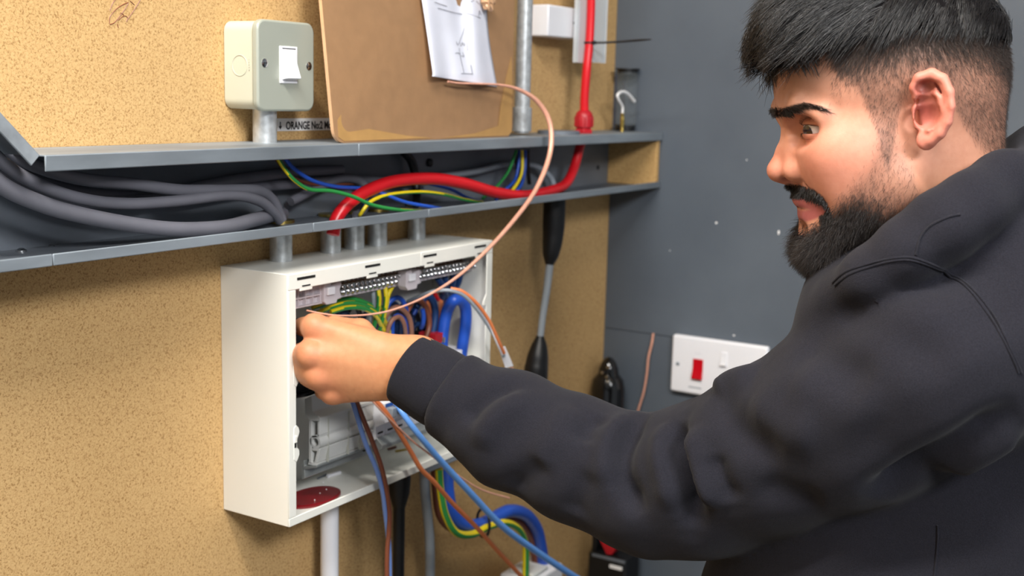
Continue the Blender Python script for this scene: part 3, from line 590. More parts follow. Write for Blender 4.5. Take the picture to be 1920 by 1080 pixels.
# breakers
yb = E(602, 800)[0]; zlo = E(596, 868)[1]; zhi = zlo+0.060
brk = None; nb = 7; ordn = ['first', 'second', 'third', 'fourth', 'fifth', 'sixth', 'seventh', 'eighth', 'ninth']
for i in range(nb):
    x = XM+0.0012+i*0.0178
    k = thing('circuit_breaker', ordn[i]+' white circuit breaker counted from the ribbed blanking profile', 'breaker', (x, yb, zlo), 'circuit breakers on the DIN rail')
    pf = [(yb+0.045, zlo), (yb+0.004, zlo), (yb, zlo+0.004), (yb, zlo+0.018), (yb-0.012, zlo+0.024), (yb-0.012, zlo+0.046), (yb, zlo+0.050), (yb, zhi), (yb+0.045, zhi)]
    if brk is None:
        p_ = [MB().prism([(x, a, b_) for a, b_ in pf], (0.0172, 0, 0)).build('body', 'white_plastic', k, bevel=0.0006),
              MB().box((x+0.0045, yb-0.0195, zlo+0.030), (x+0.0127, yb-0.012, zlo+0.041)).build('toggle', 'light_grey', k, bevel=0.001),
              MB().box((x+0.002, yb-0.0124, zlo+0.0415), (x+0.015, yb-0.0119, zlo+0.0455)).build('printed_mark', 'print_blue', k),
              MB().box((x+0.004, yb-0.0004, zlo+0.009), (x+0.013, yb+0.0005, zlo+0.011)).build('vent_slot', 'dark_slot', k)]
        brk = p_
    else:
        for q in brk:
            c_ = q.copy(); COL.objects.link(c_); c_.parent = k
# steel shroud plate below the breakers
A = wy(703, 808, yb-0.006)
ps = MB().prism([(XM+0.002, yb-0.001, zlo+0.006), (XM+0.004, yb-0.008, zlo-0.002), (XM+0.002, yb-0.008, zlo-0.006), (XM+0.002, yb+0.004, zlo-0.008)], (0.155, 0, 0)).build('shroud_strip', 'din', bevel=0.0005); tag(ps, 'grey metal strip running below the circuit breakers', 'strip')
# black blocks added at the left end for the shade behind the hand
dk = thing('shade_block', 'black block added to give the shade at the left inside the cabinet', 'block', (0.872, -0.03, 1.165))
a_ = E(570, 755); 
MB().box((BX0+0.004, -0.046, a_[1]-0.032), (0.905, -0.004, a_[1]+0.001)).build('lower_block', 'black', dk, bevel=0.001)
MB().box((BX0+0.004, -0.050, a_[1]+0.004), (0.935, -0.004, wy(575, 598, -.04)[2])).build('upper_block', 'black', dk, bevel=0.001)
# floor of the cabinet: red grommet and offcuts
c = wz(577, 930, BZ0+T); 
gm = thing('red_grommet', 'dark red oval rubber cap lying on the cabinet floor', 'grommet', (c[0], c[1], BZ0+T))
el = MB(); n = 36; er = wz(628, 917, BZ0+T); rx_, ry_ = 0.037, 0.0235; ccx, ccy = er[0]-rx_, -0.055
lay = []
for z, s_ in ((0, 1.0), (0.0022, 1.0), (0.0034, 0.93), (0.0028, 0.80)):
    lay += [(max(BX0+T+0.0005, ccx+rx_*s_*math.cos(2*math.pi*k/n)), ccy+ry_*s_*math.sin(2*math.pi*k/n), BZ0+T+z) for k in range(n)]
el.add(lay, [(i*n+k, i*n+(k+1) % n, (i+1)*n+(k+1) % n, (i+1)*n+k) for i in range(3) for k in range(n)]+[tuple(range(3*n, 4*n)), tuple(range(n))[::-1]])
el.build('cap', 'red_rubber', gm)
for px, py in ((606, 905), (612, 918), (590, 938), (600, 925)):
    q = wz(px, py, BZ0+T+0.003); MB().lathe(q, (0, 0, 1), [(0, 0.0007), (0.0008, 0.0005)], 8).build('speck', 'label_white', gm)
def bit(name, a, b_, r_, m, lab):
    A = wz(*a, BZ0+T+r_); B = wz(*b_, BZ0+T+r_); o = MB().tube([A, (A+B)/2, B], r_, n=8).build(name, m); tag(o, lab, 'offcut', 'offcuts on the cabinet floor')
bit('wire_offcut', (614, 893), (638, 886), 0.0022, 'white_plastic', 'short white sleeve offcut behind the red cap')
bit('wire_offcut', (596, 897), (612, 890), 0.0012, 'trunk_in', 'thin grey offcut behind the red cap')
bit('wire_offcut', (742, 846), (764, 842), 0.0014, 'brass', 'brass-coloured offcut under the DIN rail')
bit('wire_offcut', (728, 842), (742, 838), 0.0016, 'brown', 'brown offcut under the DIN rail')

# ================================================================== wires inside the cabinet
YW = ['yellow', 'green']; GI = 'earth wires in the cabinet'
def ew(i, pts, lab): cable('earth_wire', pts, .0027, YW, lab, 'wire', GI, n=12, stripe=(4, 0.18))
ew(0, [(590, 590, -.040), (625, 575, -.046), (660, 568, -.052), (695, 578, -.056), (720, 600, -.05), (735, 640, -.04)], 'lowest of the yellow and green wires above the hand')
ew(1, [(585, 578, -.034), (620, 566, -.042), (655, 560, -.048), (690, 570, -.052), (715, 590, -.046), (730, 625, -.036)], 'second yellow and green wire from below in the bunch above the hand')
ew(2, [(600, 575, -.026), (635, 564, -.034), (668, 566, -.042), (700, 582, -.042), (720, 620, -.03)], 'third yellow and green wire in the bunch above the hand')
ew(3, [(620, 585, -.050), (650, 577, -.056), (680, 578, -.060), (705, 592, -.058), (720, 620, -.05)], 'front yellow and green wire of the bunch, nearest the hand')
ew(4, [(640, 562, -.030), (670, 562, -.034), (690, 570, -.036), (705, 575, -.030), (725, 578, -.018)], 'thick yellow and green wire ending at the right of the bunch')
ew(5, [(708, 538, -.058), (711, 560, -.060), (708, 585, -.056), (700, 615, -.05)], 'left of three yellow and green wires dropping from the terminal screws')
ew(6, [(722, 538, -.060), (724, 562, -.062), (720, 590, -.058), (712, 620, -.05)], 'middle of three yellow and green wires dropping from the terminal screws')
ew(7, [(738, 533, -.056), (728, 552, -.056), (724, 575, -.056), (718, 600, -.046), (714, 630, -.04)], 'right of three yellow and green wires slanting from the terminal screws')
cable('grey_wire', [(699, 540, -.054), (700, 560, -.054), (701, 585, -.05), (700, 620, -.04)], .0026, 'light_grey', 'pale grey sleeved wire left of the dropping earth wires', 'wire')
GB = 'looped wires in the cabinet'
def lw(m, pts, r_, lab): cable('looped_wire', pts, r_, m, lab, 'wire', GB, n=12)
lw('blue', [(722, 600, -.034), (728, 570, -.038), (745, 558, -.042), (758, 570, -.044), (764, 600, -.042), (764, 640, -.034)], .0030, 'leftmost bright blue loop behind the copper wire')
lw('tan_brown', [(715, 625, -.040), (725, 590, -.046), (745, 576, -.052), (764, 590, -.056), (771, 615, -.056), (770, 650, -.048)], .0030, 'brown loop right of the dropping earth wires')
lw('tan_brown', [(722, 640, -.052), (732, 605, -.056), (748, 594, -.058), (758, 608, -.060), (762, 640, -.05)], .0026, 'small brown loop close above the wrist')
lw('blue', [(735, 640, -.046), (738, 598, -.048), (750, 592, -.050), (760, 606, -.052), (763, 630, -.048), (760, 660, -.04)], .0024, 'small blue loop close above the wrist')
lw('brown', [(748, 600, -.030), (765, 570, -.034), (785, 563, -.038), (800, 580, -.042), (805, 610, -.044), (796, 645, -.044), (790, 690, -.04)], .0034, 'olive brown loop in the middle of the cabinet')
lw('orange', [(760, 590, -.024), (778, 562, -.028), (796, 560, -.032), (805, 580, -.036), (803, 610, -.034), (800, 660, -.03)], .0026, 'orange brown loop behind the olive brown one')
lw('blue', [(775, 590, -.026), (790, 566, -.03), (803, 572, -.034), (808, 595, -.036), (800, 622, -.03)], .0026, 'short blue loop between brown loops')
lw('blue', [(792, 580, -.048), (794, 592, -.048), (793, 606, -.046), (790, 614, -.04)], .0028, 'short bright blue end inside the brown loops')
lw('dark_blue', [(780, 575, -.030), (800, 556, -.036), (812, 565, -.040), (816, 590, -.042), (812, 620, -.042), (804, 650, -.040), (798, 700, -.04)], .0044, 'dark blue loop left of the thick orange wire')
lw('orange', [(826, 550, -.030), (825, 575, -.036), (826, 600, -.040), (820, 630, -.042), (810, 660, -.042), (804, 700, -.04)], .0040, 'thick orange brown wire left of the big blue loop')
lw('brown', [(842, 545, -.020), (843, 580, -.022), (843, 620, -.024), (840, 660, -.024), (836, 700, -.024)], .0046, 'thick brown wire behind the big blue loop')
lw('tan_brown', [(815, 548, -.034), (820, 560, -.036), (816, 600, -.038), (810, 640, -.038), (806, 690, -.036)], .0026, 'thin pinkish brown wire beside the thick orange wire')
lw('red_cable', [(813, 545, -.036), (818, 556, -.038), (822, 562, -.038)], .0026, 'short red wire end above the orange wire')
S = spline([wy(828, 690, -.052), wy(830, 630, -.052), wy(838, 585, -.054), wy(850, 564, -.064), wy(864, 563, -.066), wy(873, 578, -.066), wy(873, 610, -.064), wy(867, 650, -.062), wy(860, 705, -.060)], n=10)
o = MB().tube(S, 0.0072, n=16).build('main_tail', 'blue', smooth=60); tag(o, 'thick bright blue cable bent in a loop at the right inside the cabinet', 'cable')
GD = 'dark neutral wires under the terminal bar'
for k, (a, b_) in enumerate((((820, 520), (835, 560)), ((834, 516), (828, 560)), ((850, 512), (838, 556)), ((864, 508), (846, 552)), ((876, 506), (856, 548)))):
    cable('neutral_wire', [(a[0], a[1], -.050), ((a[0]+b_[0])/2+4, (a[1]+b_[1])/2, -.046), (b_[0], b_[1], -.034), (b_[0]-8, b_[1]+30, -.02)], .0042, 'dark_blue', ['leftmost', 'second', 'third', 'fourth', 'rightmost'][k]+' of the dark blue wires fanning below the right end of the screws', 'wire', GD)
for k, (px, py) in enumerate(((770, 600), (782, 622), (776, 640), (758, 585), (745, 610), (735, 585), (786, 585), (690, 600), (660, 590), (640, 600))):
    cable('filler_wire', [(px-18, py+40, -.016), (px-8, py-6, -.02), (px+8, py-14, -.022), (px+16, py+10, -.02), (px+14, py+60, -.014)], .0032, 'dark_blue' if k % 2 else 'black', ['first', 'second', 'third', 'fourth', 'fifth', 'sixth', 'seventh', 'eighth', 'ninth', 'tenth'][k]+' dark wire loop added to fill and darken the depth of the cabinet', 'wire', 'dark wires deep in the cabinet')  # dark loops added to make the cabinet's depth denser and darker
rb = thing('main_switch', 'red and white main switch with a bright screw beside the sleeve', 'switch', wy(836, 660, -.05))
a_ = wy(818, 627, -.056); b_ = wy(838, 640, -.056)
MB().box((a_[0], -.056, b_[2]), (b_[0]+0.004, -.030, a_[2])).build('red_cap', 'red_gland', rb, bevel=0.0008)
a2 = wy(818, 640, -.056); b2_ = wy(868, 690, -.056)
MB().box((a2[0], -.066, b2_[2]-0.02), (b2_[0]-0.004, -.006, b_[2]-0.0120)).build('body', 'white_plastic', rb, bevel=0.0012)
c = wy(831, 637, -.0565); MB().lathe(c, (0, -1, 0), [(0, 0.0036), (0.0015, 0.0036), (0.002, 0.0022)], 14).build('screw', 'steel', rb)
cable('black_wire', [(556, 720, -.050), (570, 700, -.058), (590, 690, -.06), (610, 700, -.05)], .0030, 'black', 'black wire between the flange and the lower fingers', 'wire')
cable('black_wire', [(552, 742, -.046), (575, 738, -.056), (600, 730, -.06), (640, 722, -.05)], .0030, 'black', 'black wire just above the white blanking profile', 'wire')

# ================================================================== wires hanging out of the cabinet
YO = -.100
cable('copper_wire', [(575, 582, -.085), (605, 588, -.092), (640, 592, -.098), (690, 590, -.103), (740, 580, -.108), (800, 555, -.112), (860, 517, -.115), (920, 462, -.118), (970, 405, -.118), (1005, 355, -.116), (1028, 300, -.112), (1034, 255, -.108), (1026, 217, -.102), (1003, 186, -.094), (970, 167, -.086), (935, 159, -.082), (890, 157, -.078), (860, 156, -.077), (840, 153, -.0765)], list(np.interp(np.linspace(0, 1, 145), [0, .25, .42, .6, .72, .85, 1], [.0008, .0011, .0026, .0034, .003, .0012, .0012])), 'copper', 'bare copper wire sweeping in a big arc from the hand up to the paper note', 'wire')
# grey / brown pair with white ferrule
tw = thing('taped_wire_pair', 'grey and orange wires bound with white tape, curling out over the cabinet edge', 'wire', wy(952, 680, -.115))
pg = [(765, 565, -.040), (785, 556, -.060), (815, 546, -.085), (845, 545, -.100), (872, 556, -.108), (898, 585, -.113), (922, 622, -.116), (940, 655, -.117), (945, 668, -.117)]
po = [(845, 541, -.092), (868, 547, -.104), (895, 570, -.113), (918, 603, -.118), (935, 640, -.120), (945, 662, -.119)]
MB().tube(spline([wy(*p) for p in pg], n=8), .0021, n=10).build('grey_core', 'light_grey', tw, smooth=60)
MB().tube(spline([wy(*p) for p in po], n=8), .0021, n=10).build('orange_core', 'orange', tw, smooth=60)
MB().tube(spline([wy(p[0]-3, p[1]+3, p[2]+.002) for p in po], n=8), .0014, n=8).build('white_core', 'white_plastic', tw, smooth=60)
a_, b_ = wy(941, 651, -.1175), wy(955, 688, -.1175); dv = (b_-a_)/np.linalg.norm(b_-a_); sd_ = np.cross(dv, CF); sd_ /= np.linalg.norm(sd_)
w0, w1 = 0.0040, 0.0052
MB().prism([a_-sd_*w0, a_+sd_*w0, b_+sd_*w1+dv*0.001, b_-sd_*w1], CF*0.002).build('tape_flag', 'white_plastic', tw, bevel=0.0004)
MB().tube([wy(956, 686, -.116), wy(960, 690, -.116), wy(964, 695, -.116)], .0013, n=8).build('copper_tip', 'copper', tw)
cable('hanging_wire', [(655, 735, -.085), (668, 775, -.098), (685, 830, -.104), (705, 878, -.106), (717, 920, -.106), (722, 960, -.106), (727, 1000, -.106), (730, 1040, -.106), (731, 1150, -.106), (733, 1700, -.106)], .0026, 'slate_blue', 'dull blue wire of the pair hanging beside the black lead', 'wire')
cable('hanging_wire', [(662, 735, -.088), (677, 775, -.101), (697, 825, -.108), (714, 872, -.110), (724, 915, -.110), (730, 960, -.110), (729, 1000, -.110), (726, 1040, -.110), (726, 1150, -.110), (729, 1700, -.110)], .0026, 'brown', 'brown wire of the pair hanging beside the black lead', 'wire')
cable('hanging_wire', [(700, 745, -.09), (725, 775, -.102), (748, 810, -.106), (772, 850, -.108), (790, 880, -.110), (815, 905, -.112), (850, 945, -.114), (890, 985, -.116), (935, 1035, -.118), (975, 1078, -.120), (1030, 1140, -.122), (1100, 1300, -.13)], .0027, 'orange', 'orange wire running from under the cuff to the lower edge', 'wire')
cable('hanging_wire', [(735, 745, -.085), (755, 775, -.105), (785, 815, -.118), (830, 868, -.124), (880, 922, -.130), (940, 985, -.136), (1000, 1030, -.142), (1075, 1080, -.15), (1140, 1120, -.155), (1230, 1210, -.16)], list(np.linspace(.0030, .0050, 73)), 'sky_blue', 'light blue wire slanting down to the right below the sleeve', 'wire')
cable('copper_wire', [(690, 742, -.088), (715, 770, -.10), (745, 800, -.108), (775, 828, -.112), (810, 855, -.116), (850, 885, -.118), (900, 917, -.12), (955, 934, -.122)], .0011, 'copper', 'thin bare copper wire ending in the air below the sleeve', 'wire')
# ================================================================== below the cabinet
def drop(name, px, wpx, y, m, lab, cat='conduit', pyb=1300):
    c = wz(px, 930, 1.02) ; x = wy(px, 1000, y)[0]; tt = float((wy(px, 1000, y)-CAM)@CF); r_ = wpx*tt/FPX/2
    o = MB().lathe((x, y, 0.25), (0, 0, 1), [(0, r_), (BZ0-0.25, r_)], 26).build(name, m); tag(o, lab, cat); return o
drop('plastic_conduit', 618, 34, -.030, 'white_plastic', 'white plastic conduit hanging under the left of the cabinet')
x = wy(748, 1000, -.045)[0]
bl = thing('black_lead', 'black mains lead with a tapered strain relief below the cabinet', 'lead', (x, -.045, 0.6))
tt = float((wy(748, 1000, -.045)-CAM)@CF); k = tt/FPX; zt_ = BZ0
zz = lambda py: wy(748, py, -.045)[2]
MB().lathe((x, -.045, zz(950)), (0, 0, 1), [(0, 12*k), (zz(925)-zz(950), 19*k), (zz(900)-zz(950), 21*k), (zt_-zz(950)-0.0003, 21*k)], 24).build('strain_relief', 'black', bl)
MB().lathe((x, -.045, 0.6), (0, 0, 1), [(0, 11*k), (zz(950)-0.6+0.002, 11*k)], 20).build('cord', 'black', bl)
cable('grey_cable', [(795, 875, -.040), (797, 920, -.040), (803, 980, -.040), (806, 1030, -.040), (806, 1160, -.040), (806, 1800, -.040)], .0062, 'light_grey', 'pale grey cable hanging below the right half of the cabinet', 'cable')
a_ = wy(800, 880, -.06); 
pt = MB().box((wy(800, 880, -.084)[0], -.084, BZ0-0.010), (wy(858, 880, -.084)[0]+0.02, -.010, BZ0-0.0002)).build('gland_plate', 'light_grey', bevel=0.002); tag(pt, 'grey gland plate fixed under the right of the cabinet', 'plate')
bk = [(838, 880, -.055), (838, 915, -.058), (845, 955, -.062), (865, 983, -.066), (895, 985, -.068), (925, 972, -.068), (955, 958, -.068), (985, 965, -.066), (1005, 990, -.064), (1014, 1025, -.062), (1020, 1070, -.060)]
cable('blue_cable', bk, .0088, 'blue', 'thick blue cable in an S bend below the cabinet', n=16)
yk = [(823, 880, -.066), (826, 920, -.068), (835, 965, -.072), (855, 998, -.076), (885, 1002, -.078), (915, 988, -.078), (945, 980, -.077), (970, 990, -.075), (984, 1015, -.072), (986, 1050, -.070), (984, 1120, -.07)]
cable('earth_cable', yk, .0048, ['yellow', 'green'], 'thick yellow and green cable following the blue S bend', n=14, stripe=(3, 0.0))
cable('brown_cable', [(817, 880, -.045), (819, 920, -.045), (826, 965, -.046), (850, 990, -.046), (890, 985, -.046), (930, 972, -.05), (965, 975, -.054), (990, 1000, -.054), (1003, 1040, -.052), (1008, 1100, -.05)], .0062, 'brown', 'thick brown cable in the shade behind the blue S bend', n=14)
c = wy(906, 981, -.074)
tr = MB().tube([c+CR*0.0065*math.cos(a)*0.9+np.array([0.3, 0, 0])*0+np.array([0, 0.0165*math.cos(a), 0.0185*math.sin(a)]) for a in np.linspace(0, 2*math.pi, 25)], 0.0018, n=8, cap=False).build('cable_tie', 'black'); tag(tr, 'black cable tie binding the blue and yellow cables', 'cable tie')
a_ = wy(1000, 1092, -.085); 
jb = thing('connector_block', 'white connector at the bottom edge where the cables end', 'connector', (a_[0]+0.03, -.06, a_[2]-0.05))
MB().box((a_[0], -.085, a_[2]-0.06), (a_[0]+0.085, -.03, a_[2])).build('housing', 'white_plastic', jb, bevel=0.004, seg=3)
MB().box((a_[0]+0.01, -.080, a_[2]), (a_[0]+0.05, -.04, a_[2]+0.006)).build('cap', 'cu_inside', jb, bevel=0.002)
# ================================================================== hanging connector lead right of the cabinet
hy = -.05
hl = thing('hanging_lead', 'lead with two black tapered boots and a grey braided section under the trunking', 'lead', wy(1004, 715, hy))
def boot(name, pts, wid, m, n=22):
    P = spline([wy(p[0], p[1], hy) for p in pts], n=8); k = float((P[0]-CAM)@CF)/FPX/2
    W = np.interp(np.linspace(0, 1, len(P)), np.linspace(0, 1, len(wid)), wid)*k
    return MB().tube(P, W, n=n).build(name, m, hl, smooth=50)
boot('upper_boot', [(1040, 360), (1039, 400), (1037, 440), (1033, 475), (1030, 496)], [42, 42, 42, 38, 30, 16], 'black')
boot('braided_sleeve', [(1031, 494), (1025, 545), (1018, 590), (1013, 632)], [15, 14, 13, 13], 'light_grey')
boot('lower_boot', [(1013, 630), (1011, 650), (1007, 680), (1004, 710), (1000, 800)], [14, 28, 40, 45, 46, 46], 'black')
# black gland on the grey wall, half hidden by the sleeve
gx_ = WXR-0.036
bp = wx(1140, 720, gx_)
g2 = thing('black_shroud', 'glossy black domed cable shroud in the corner behind the sleeve', 'shroud', (bp[0], bp[1], wx(1140, 800, gx_)[2]))
zb_ = lambda py: wx(1140, py, gx_)[2]
k = float((bp-CAM)@CF)/FPX/2
MB().lathe((bp[0], bp[1], zb_(830)), (0, 0, 1), [(0, 64*k), (zb_(730)-zb_(830), 64*k), (zb_(712)-zb_(830), 58*k), (zb_(703)-zb_(830), 44*k)], 28).build('body', 'black_gloss', g2)
MB().lathe((bp[0], bp[1], zb_(705)), (0, 0, 1), [(0, 40*k), (zb_(690)-zb_(705), 36*k), (zb_(678)-zb_(705), 26*k), (zb_(671)-zb_(705), 14*k), (zb_(669)-zb_(705), 3*k)], 28).build('dome', 'black_gloss', g2)
for px, py in ((1142, 688), (1140, 706), (1141, 714), (1131, 698)):
    c = wx(px, py, gx_-38*k); MB().lathe(c-np.array([0.002, 0, 0]), (-1, 0, 0.1), [(0, 0.0028), (0.003, 0.0022)], 10).build('highlight_mark', 'steel', g2)  # small bright discs standing in for white highlights and print
# tester standing low in the corner
tp = wx(1150, 1060, gx_-0.01)
ts = thing('tester', 'black tester with a red cap and a white tag low in the corner', 'tester', (tp[0], tp[1], 0.60))
zt2 = lambda py: wx(1150, py, tp[0]-0.02)[2]
MB().box((tp[0]-0.02, tp[1]-0.032, 0.60), (tp[0]+0.03, tp[1]+0.036, zt2(1046))).build('body', 'black', ts, bevel=0.004)
MB().box((tp[0]-0.022, tp[1]-0.030, zt2(1052)), (tp[0]-0.019, tp[1]+0.028, zt2(1047))).build('ridge', 'trunk_in', ts, bevel=0.0005)
MB().prism([(tp[0]-0.015, tp[1]+0.022, zt2(1016)), (tp[0]-0.015, tp[1]-0.014, zt2(1022)), (tp[0]-0.015, tp[1]-0.004, zt2(1044)), (tp[0]-0.015, tp[1]+0.006, zt2(1046))], (0.02, 0, 0)).build('red_cap', 'red_gland', ts, bevel=0.001)
MB().box((tp[0]-0.0235, tp[1]-0.026, zt2(1065)), (tp[0]-0.0200, tp[1]-0.004, zt2(1059))).build('white_tag', 'label_white', ts, bevel=0.0004)
MB().box((tp[0]-0.012, tp[1]+0.026, zt2(1046)), (tp[0]+0.02, tp[1]+0.034, zt2(1010))).build('side_post', 'black', ts, bevel=0.001)
S = [wx(1193, y, WXR-0.008) for y in (1000, 1040, 1080, 1200)]
o = MB().tube(spline(S, n=5), 0.0030, n=10).build('grey_cable', 'light_grey'); tag(o, 'thin pale cable running down the grey wall below the elbow', 'cable')

# ================================================================== double plate on the grey wall
xp = WXR
def W(px, py, d=0.012): return wx(px, py, xp-d)
a = W(1261, 627); b_ = W(1440, 651); c = W(1253, 732)
y0_, y1_, z0_, z1_ = a[1], b_[1], (c[2]), (a[2]+b_[2])/2
sk = thing('socket_plate', 'white double plate with a red rocker switch on the grey wall', 'socket', (xp, (y0_+y1_)/2, z0_))
def rr_yz(y0, y1, z0, z1, r, x, n=5):
    out = []
    for cy, cz, a0 in ((max(y0, y1)-r, z1-r, 0), (min(y0, y1)+r, z1-r, 90), (min(y0, y1)+r, z0+r, 180), (max(y0, y1)-r, z0+r, 270)):
        for k in range(n+1):
            t = math.radians(a0+90*k/n); out.append((x, cy+r*math.cos(t), cz+r*math.sin(t)))
    return out
MB().prism(rr_yz(y0_, y1_, z0_, z1_, 0.004, xp-0.0002), (-0.0118, 0, 0)).build('plate', 'white_plastic', sk, bevel=0.0035, seg=4)
def pbox(name, pa, pb, d0, d1, m, bev=0.0006, parent=sk):
    A = W(*pa); B = W(*pb)
    return MB().box((xp-d0, A[1], A[2]), (xp-d1, B[1], B[2])).build(name, m, parent, bevel=bev)
A = W(1300, 672); B = W(1313, 712)
MB().prism([(xp-0.012, A[1], A[2]), (xp-0.0135, A[1], A[2]), (xp-0.0135, A[1], (A[2]+B[2])/2), (xp-0.018, A[1], B[2]+0.002), (xp-0.0165, A[1], B[2]), (xp-0.012, A[1], B[2])], (0, W(1317, 690)[1]-W(1298, 690)[1], 0)).build('red_rocker', 'red_switch', sk, bevel=0.0006, label='red rocker switch')
A = W(1352, 660); B = W(1360, 688)
MB().prism([(xp-0.012, A[1], A[2]), (xp-0.0132, A[1], A[2]), (xp-0.0132, A[1], (A[2]+B[2])/2), (xp-0.0160, A[1], B[2]+0.002), (xp-0.012, A[1], B[2])], (0, W(1362, 690)[1]-W(1350, 690)[1], 0)).build('white_rocker', 'white_plastic', sk, bevel=0.0005)
pbox('rocker_shadow_gap', (1346, 688.5), (1359, 690), 0.0122, 0.0119, 'ink', 0)
pbox('earth_slot', (1391, 690), (1395, 705), 0.0123, 0.0119, 'dark_slot', 0)
for pa, pb in (((1374, 728), (1379, 738)), ((1402, 732), (1408, 742))): pbox('pin_slot', pa, pb, 0.0123, 0.0119, 'dark_slot', 0)
pbox('printed_mark', (1303, 662.3), (1314, 663.6), 0.01215, 0.0119, 'light_grey', 0)
pbox('printed_mark', (1291, 726.0), (1315, 727.6), 0.01215, 0.0119, 'light_grey', 0)
s_ = MB().lathe(W(1271, 682), (-1, 0, 0), [(0, 0.0030), (0.0008, 0.0030), (0.001, 0.002)], 14).build('screw', 'light_grey', sk)
MB().box(W(1271, 682)+np.array([-0.0012, -0.002, -0.0004]), W(1271, 682)+np.array([-0.0009, 0.002, 0.0004])).build('slot', 'ink', s_)
# copper wire pinned to the grey wall
S = spline([wx(p[0], p[1], WXR-d) for p, d in (((1225, 625), .003), ((1222, 645), .006), ((1216, 670), .008), ((1213, 700), .008), ((1207, 735), .007), ((1197, 768), .006), ((1188, 800), .006))], n=6)
o = MB().tube(S, 0.0018, n=8).build('copper_wire', 'copper'); tag(o, 'stiff copper wire hanging down the grey wall left of the socket plate', 'wire')
# ================================================================== implicit surface tools for the person
def smin(a, b, k):
    h = np.clip(0.5+0.5*(b-a)/k, 0, 1); return b*(1-h)+a*h-k*h*(1-h)
def ssub(a, b, k):                       # a minus b
    h = np.clip(0.5-0.5*(a+b)/k, 0, 1); return a*(1-h)+(-b)*h+k*h*(1-h)
def ell(P, c, r, R=None):
    q = P-np.asarray(c)
    if R is not None: q = q@np.asarray(R).T
    r = np.asarray(r, float); k0 = np.linalg.norm(q/r, axis=1); k1 = np.linalg.norm(q/r**2, axis=1)+1e-9
    return k0*(k0-1)/k1
def cone(P, a, b, ra, rb):
    a = np.asarray(a, float); b = np.asarray(b, float); d = b-a; L = d@d
    t = np.clip((P-a)@d/L, 0, 1); return np.linalg.norm(P-a-t[:, None]*d, axis=1)-(ra+(rb-ra)*t)
def chain(P, pts, rr, k=None):
    out = None
    for i in range(len(pts)-1):
        d = cone(P, pts[i], pts[i+1], rr[i], rr[i+1])
        out = d if out is None else (np.minimum(out, d) if k is None else smin(out, d, k))
    return out
def mesh_sdf(fn, lo, hi, h, mul=4):
    """surface nets over a narrow band -> verts, quads"""
    lo = np.asarray(lo, float); hi = np.asarray(hi, float)
    n = (np.ceil((hi-lo)/h/mul).astype(int)+1)*mul+1
    nc = (n-1)//mul+1
    ax = [lo[i]+np.arange(nc[i])*h*mul for i in range(3)]
    G = np.stack(np.meshgrid(*ax, indexing='ij'), -1).reshape(-1, 3)
    C_ = fn(G).reshape(nc)
    band = np.abs(C_) < h*mul*1.9
    F_ = np.repeat(np.repeat(np.repeat(np.where(C_ > 0, 1.0, -1.0)*h*4, mul, 0), mul, 1), mul, 2).astype(np.float32)
    B_ = np.repeat(np.repeat(np.repeat(band, mul, 0), mul, 1), mul, 2)
    o = mul//2                           # centre the blocks on the coarse points
    F_ = F_[o:o+n[0], o:o+n[1], o:o+n[2]]; B_ = B_[o:o+n[0], o:o+n[1], o:o+n[2]]
    n = np.array(F_.shape); idx = np.argwhere(B_)
    for s in range(0, len(idx), 400000):
        c = idx[s:s+400000]; F_[c[:, 0], c[:, 1], c[:, 2]] = fn(lo+c*h)
    S = F_ < 0
    m = n-1
    cnt = np.zeros(m, np.int8)
    for dx in (0, 1):
        for dy in (0, 1):
            for dz in (0, 1): cnt += S[dx:dx+m[0], dy:dy+m[1], dz:dz+m[2]]
    cells = np.argwhere((cnt > 0) & (cnt < 8)); vid = -np.ones(m, np.int64); vid[tuple(cells.T)] = np.arange(len(cells))
    acc = np.zeros((len(cells), 3)); num = np.zeros(len(cells))
    off = np.array([(a, b, c) for a in (0, 1) for b in (0, 1) for c in (0, 1)])
    for i in range(8):
        for j in range(i+1, 8):
            if np.abs(off[i]-off[j]).sum() != 1: continue
            a = F_[tuple((cells+off[i]).T)].astype(float); b = F_[tuple((cells+off[j]).T)].astype(float)
            x = (a < 0) != (b < 0); t = np.where(x, a/(a-b+1e-12), 0)
            p = off[i]+(off[j]-off[i])*t[:, None]; acc[x] += p[x]; num[x] += 1
    V = lo+(cells+acc/num[:, None])*h
    Q = []
    for axis in range(3):
        o1, o2 = [(1, 2), (2, 0), (0, 1)][axis]
        sl = [slice(None)]*3; sl2 = [slice(None)]*3; sl[axis] = slice(0, n[axis]-1); sl2[axis] = slice(1, n[axis])
        a = S[tuple(sl)]; b = S[tuple(sl2)]; e = np.argwhere(a != b)
        e = e[(e[:, o1] > 0) & (e[:, o2] > 0) & (e[:, o1] < m[o1]) & (e[:, o2] < m[o2])]
        if not len(e): continue
        flip = a[tuple(e.T)]
        u1 = np.zeros(3, int); u1[o1] = 1; u2 = np.zeros(3, int); u2[o2] = 1
        q = np.stack([vid[tuple((e-u1-u2).T)], vid[tuple((e-u2).T)], vid[tuple(e.T)], vid[tuple((e-u1).T)]], 1)
        q[~flip] = q[~flip][:, ::-1]; Q.append(q)
    return V, np.vstack(Q)
def vnormals(V, Q):
    fn_ = np.cross(V[Q[:, 2]]-V[Q[:, 0]], V[Q[:, 3]]-V[Q[:, 1]]); N = np.zeros_like(V)
    for k in range(4): np.add.at(N, Q[:, k], fn_)
    return N/(np.linalg.norm(N, axis=1)[:, None]+1e-12)
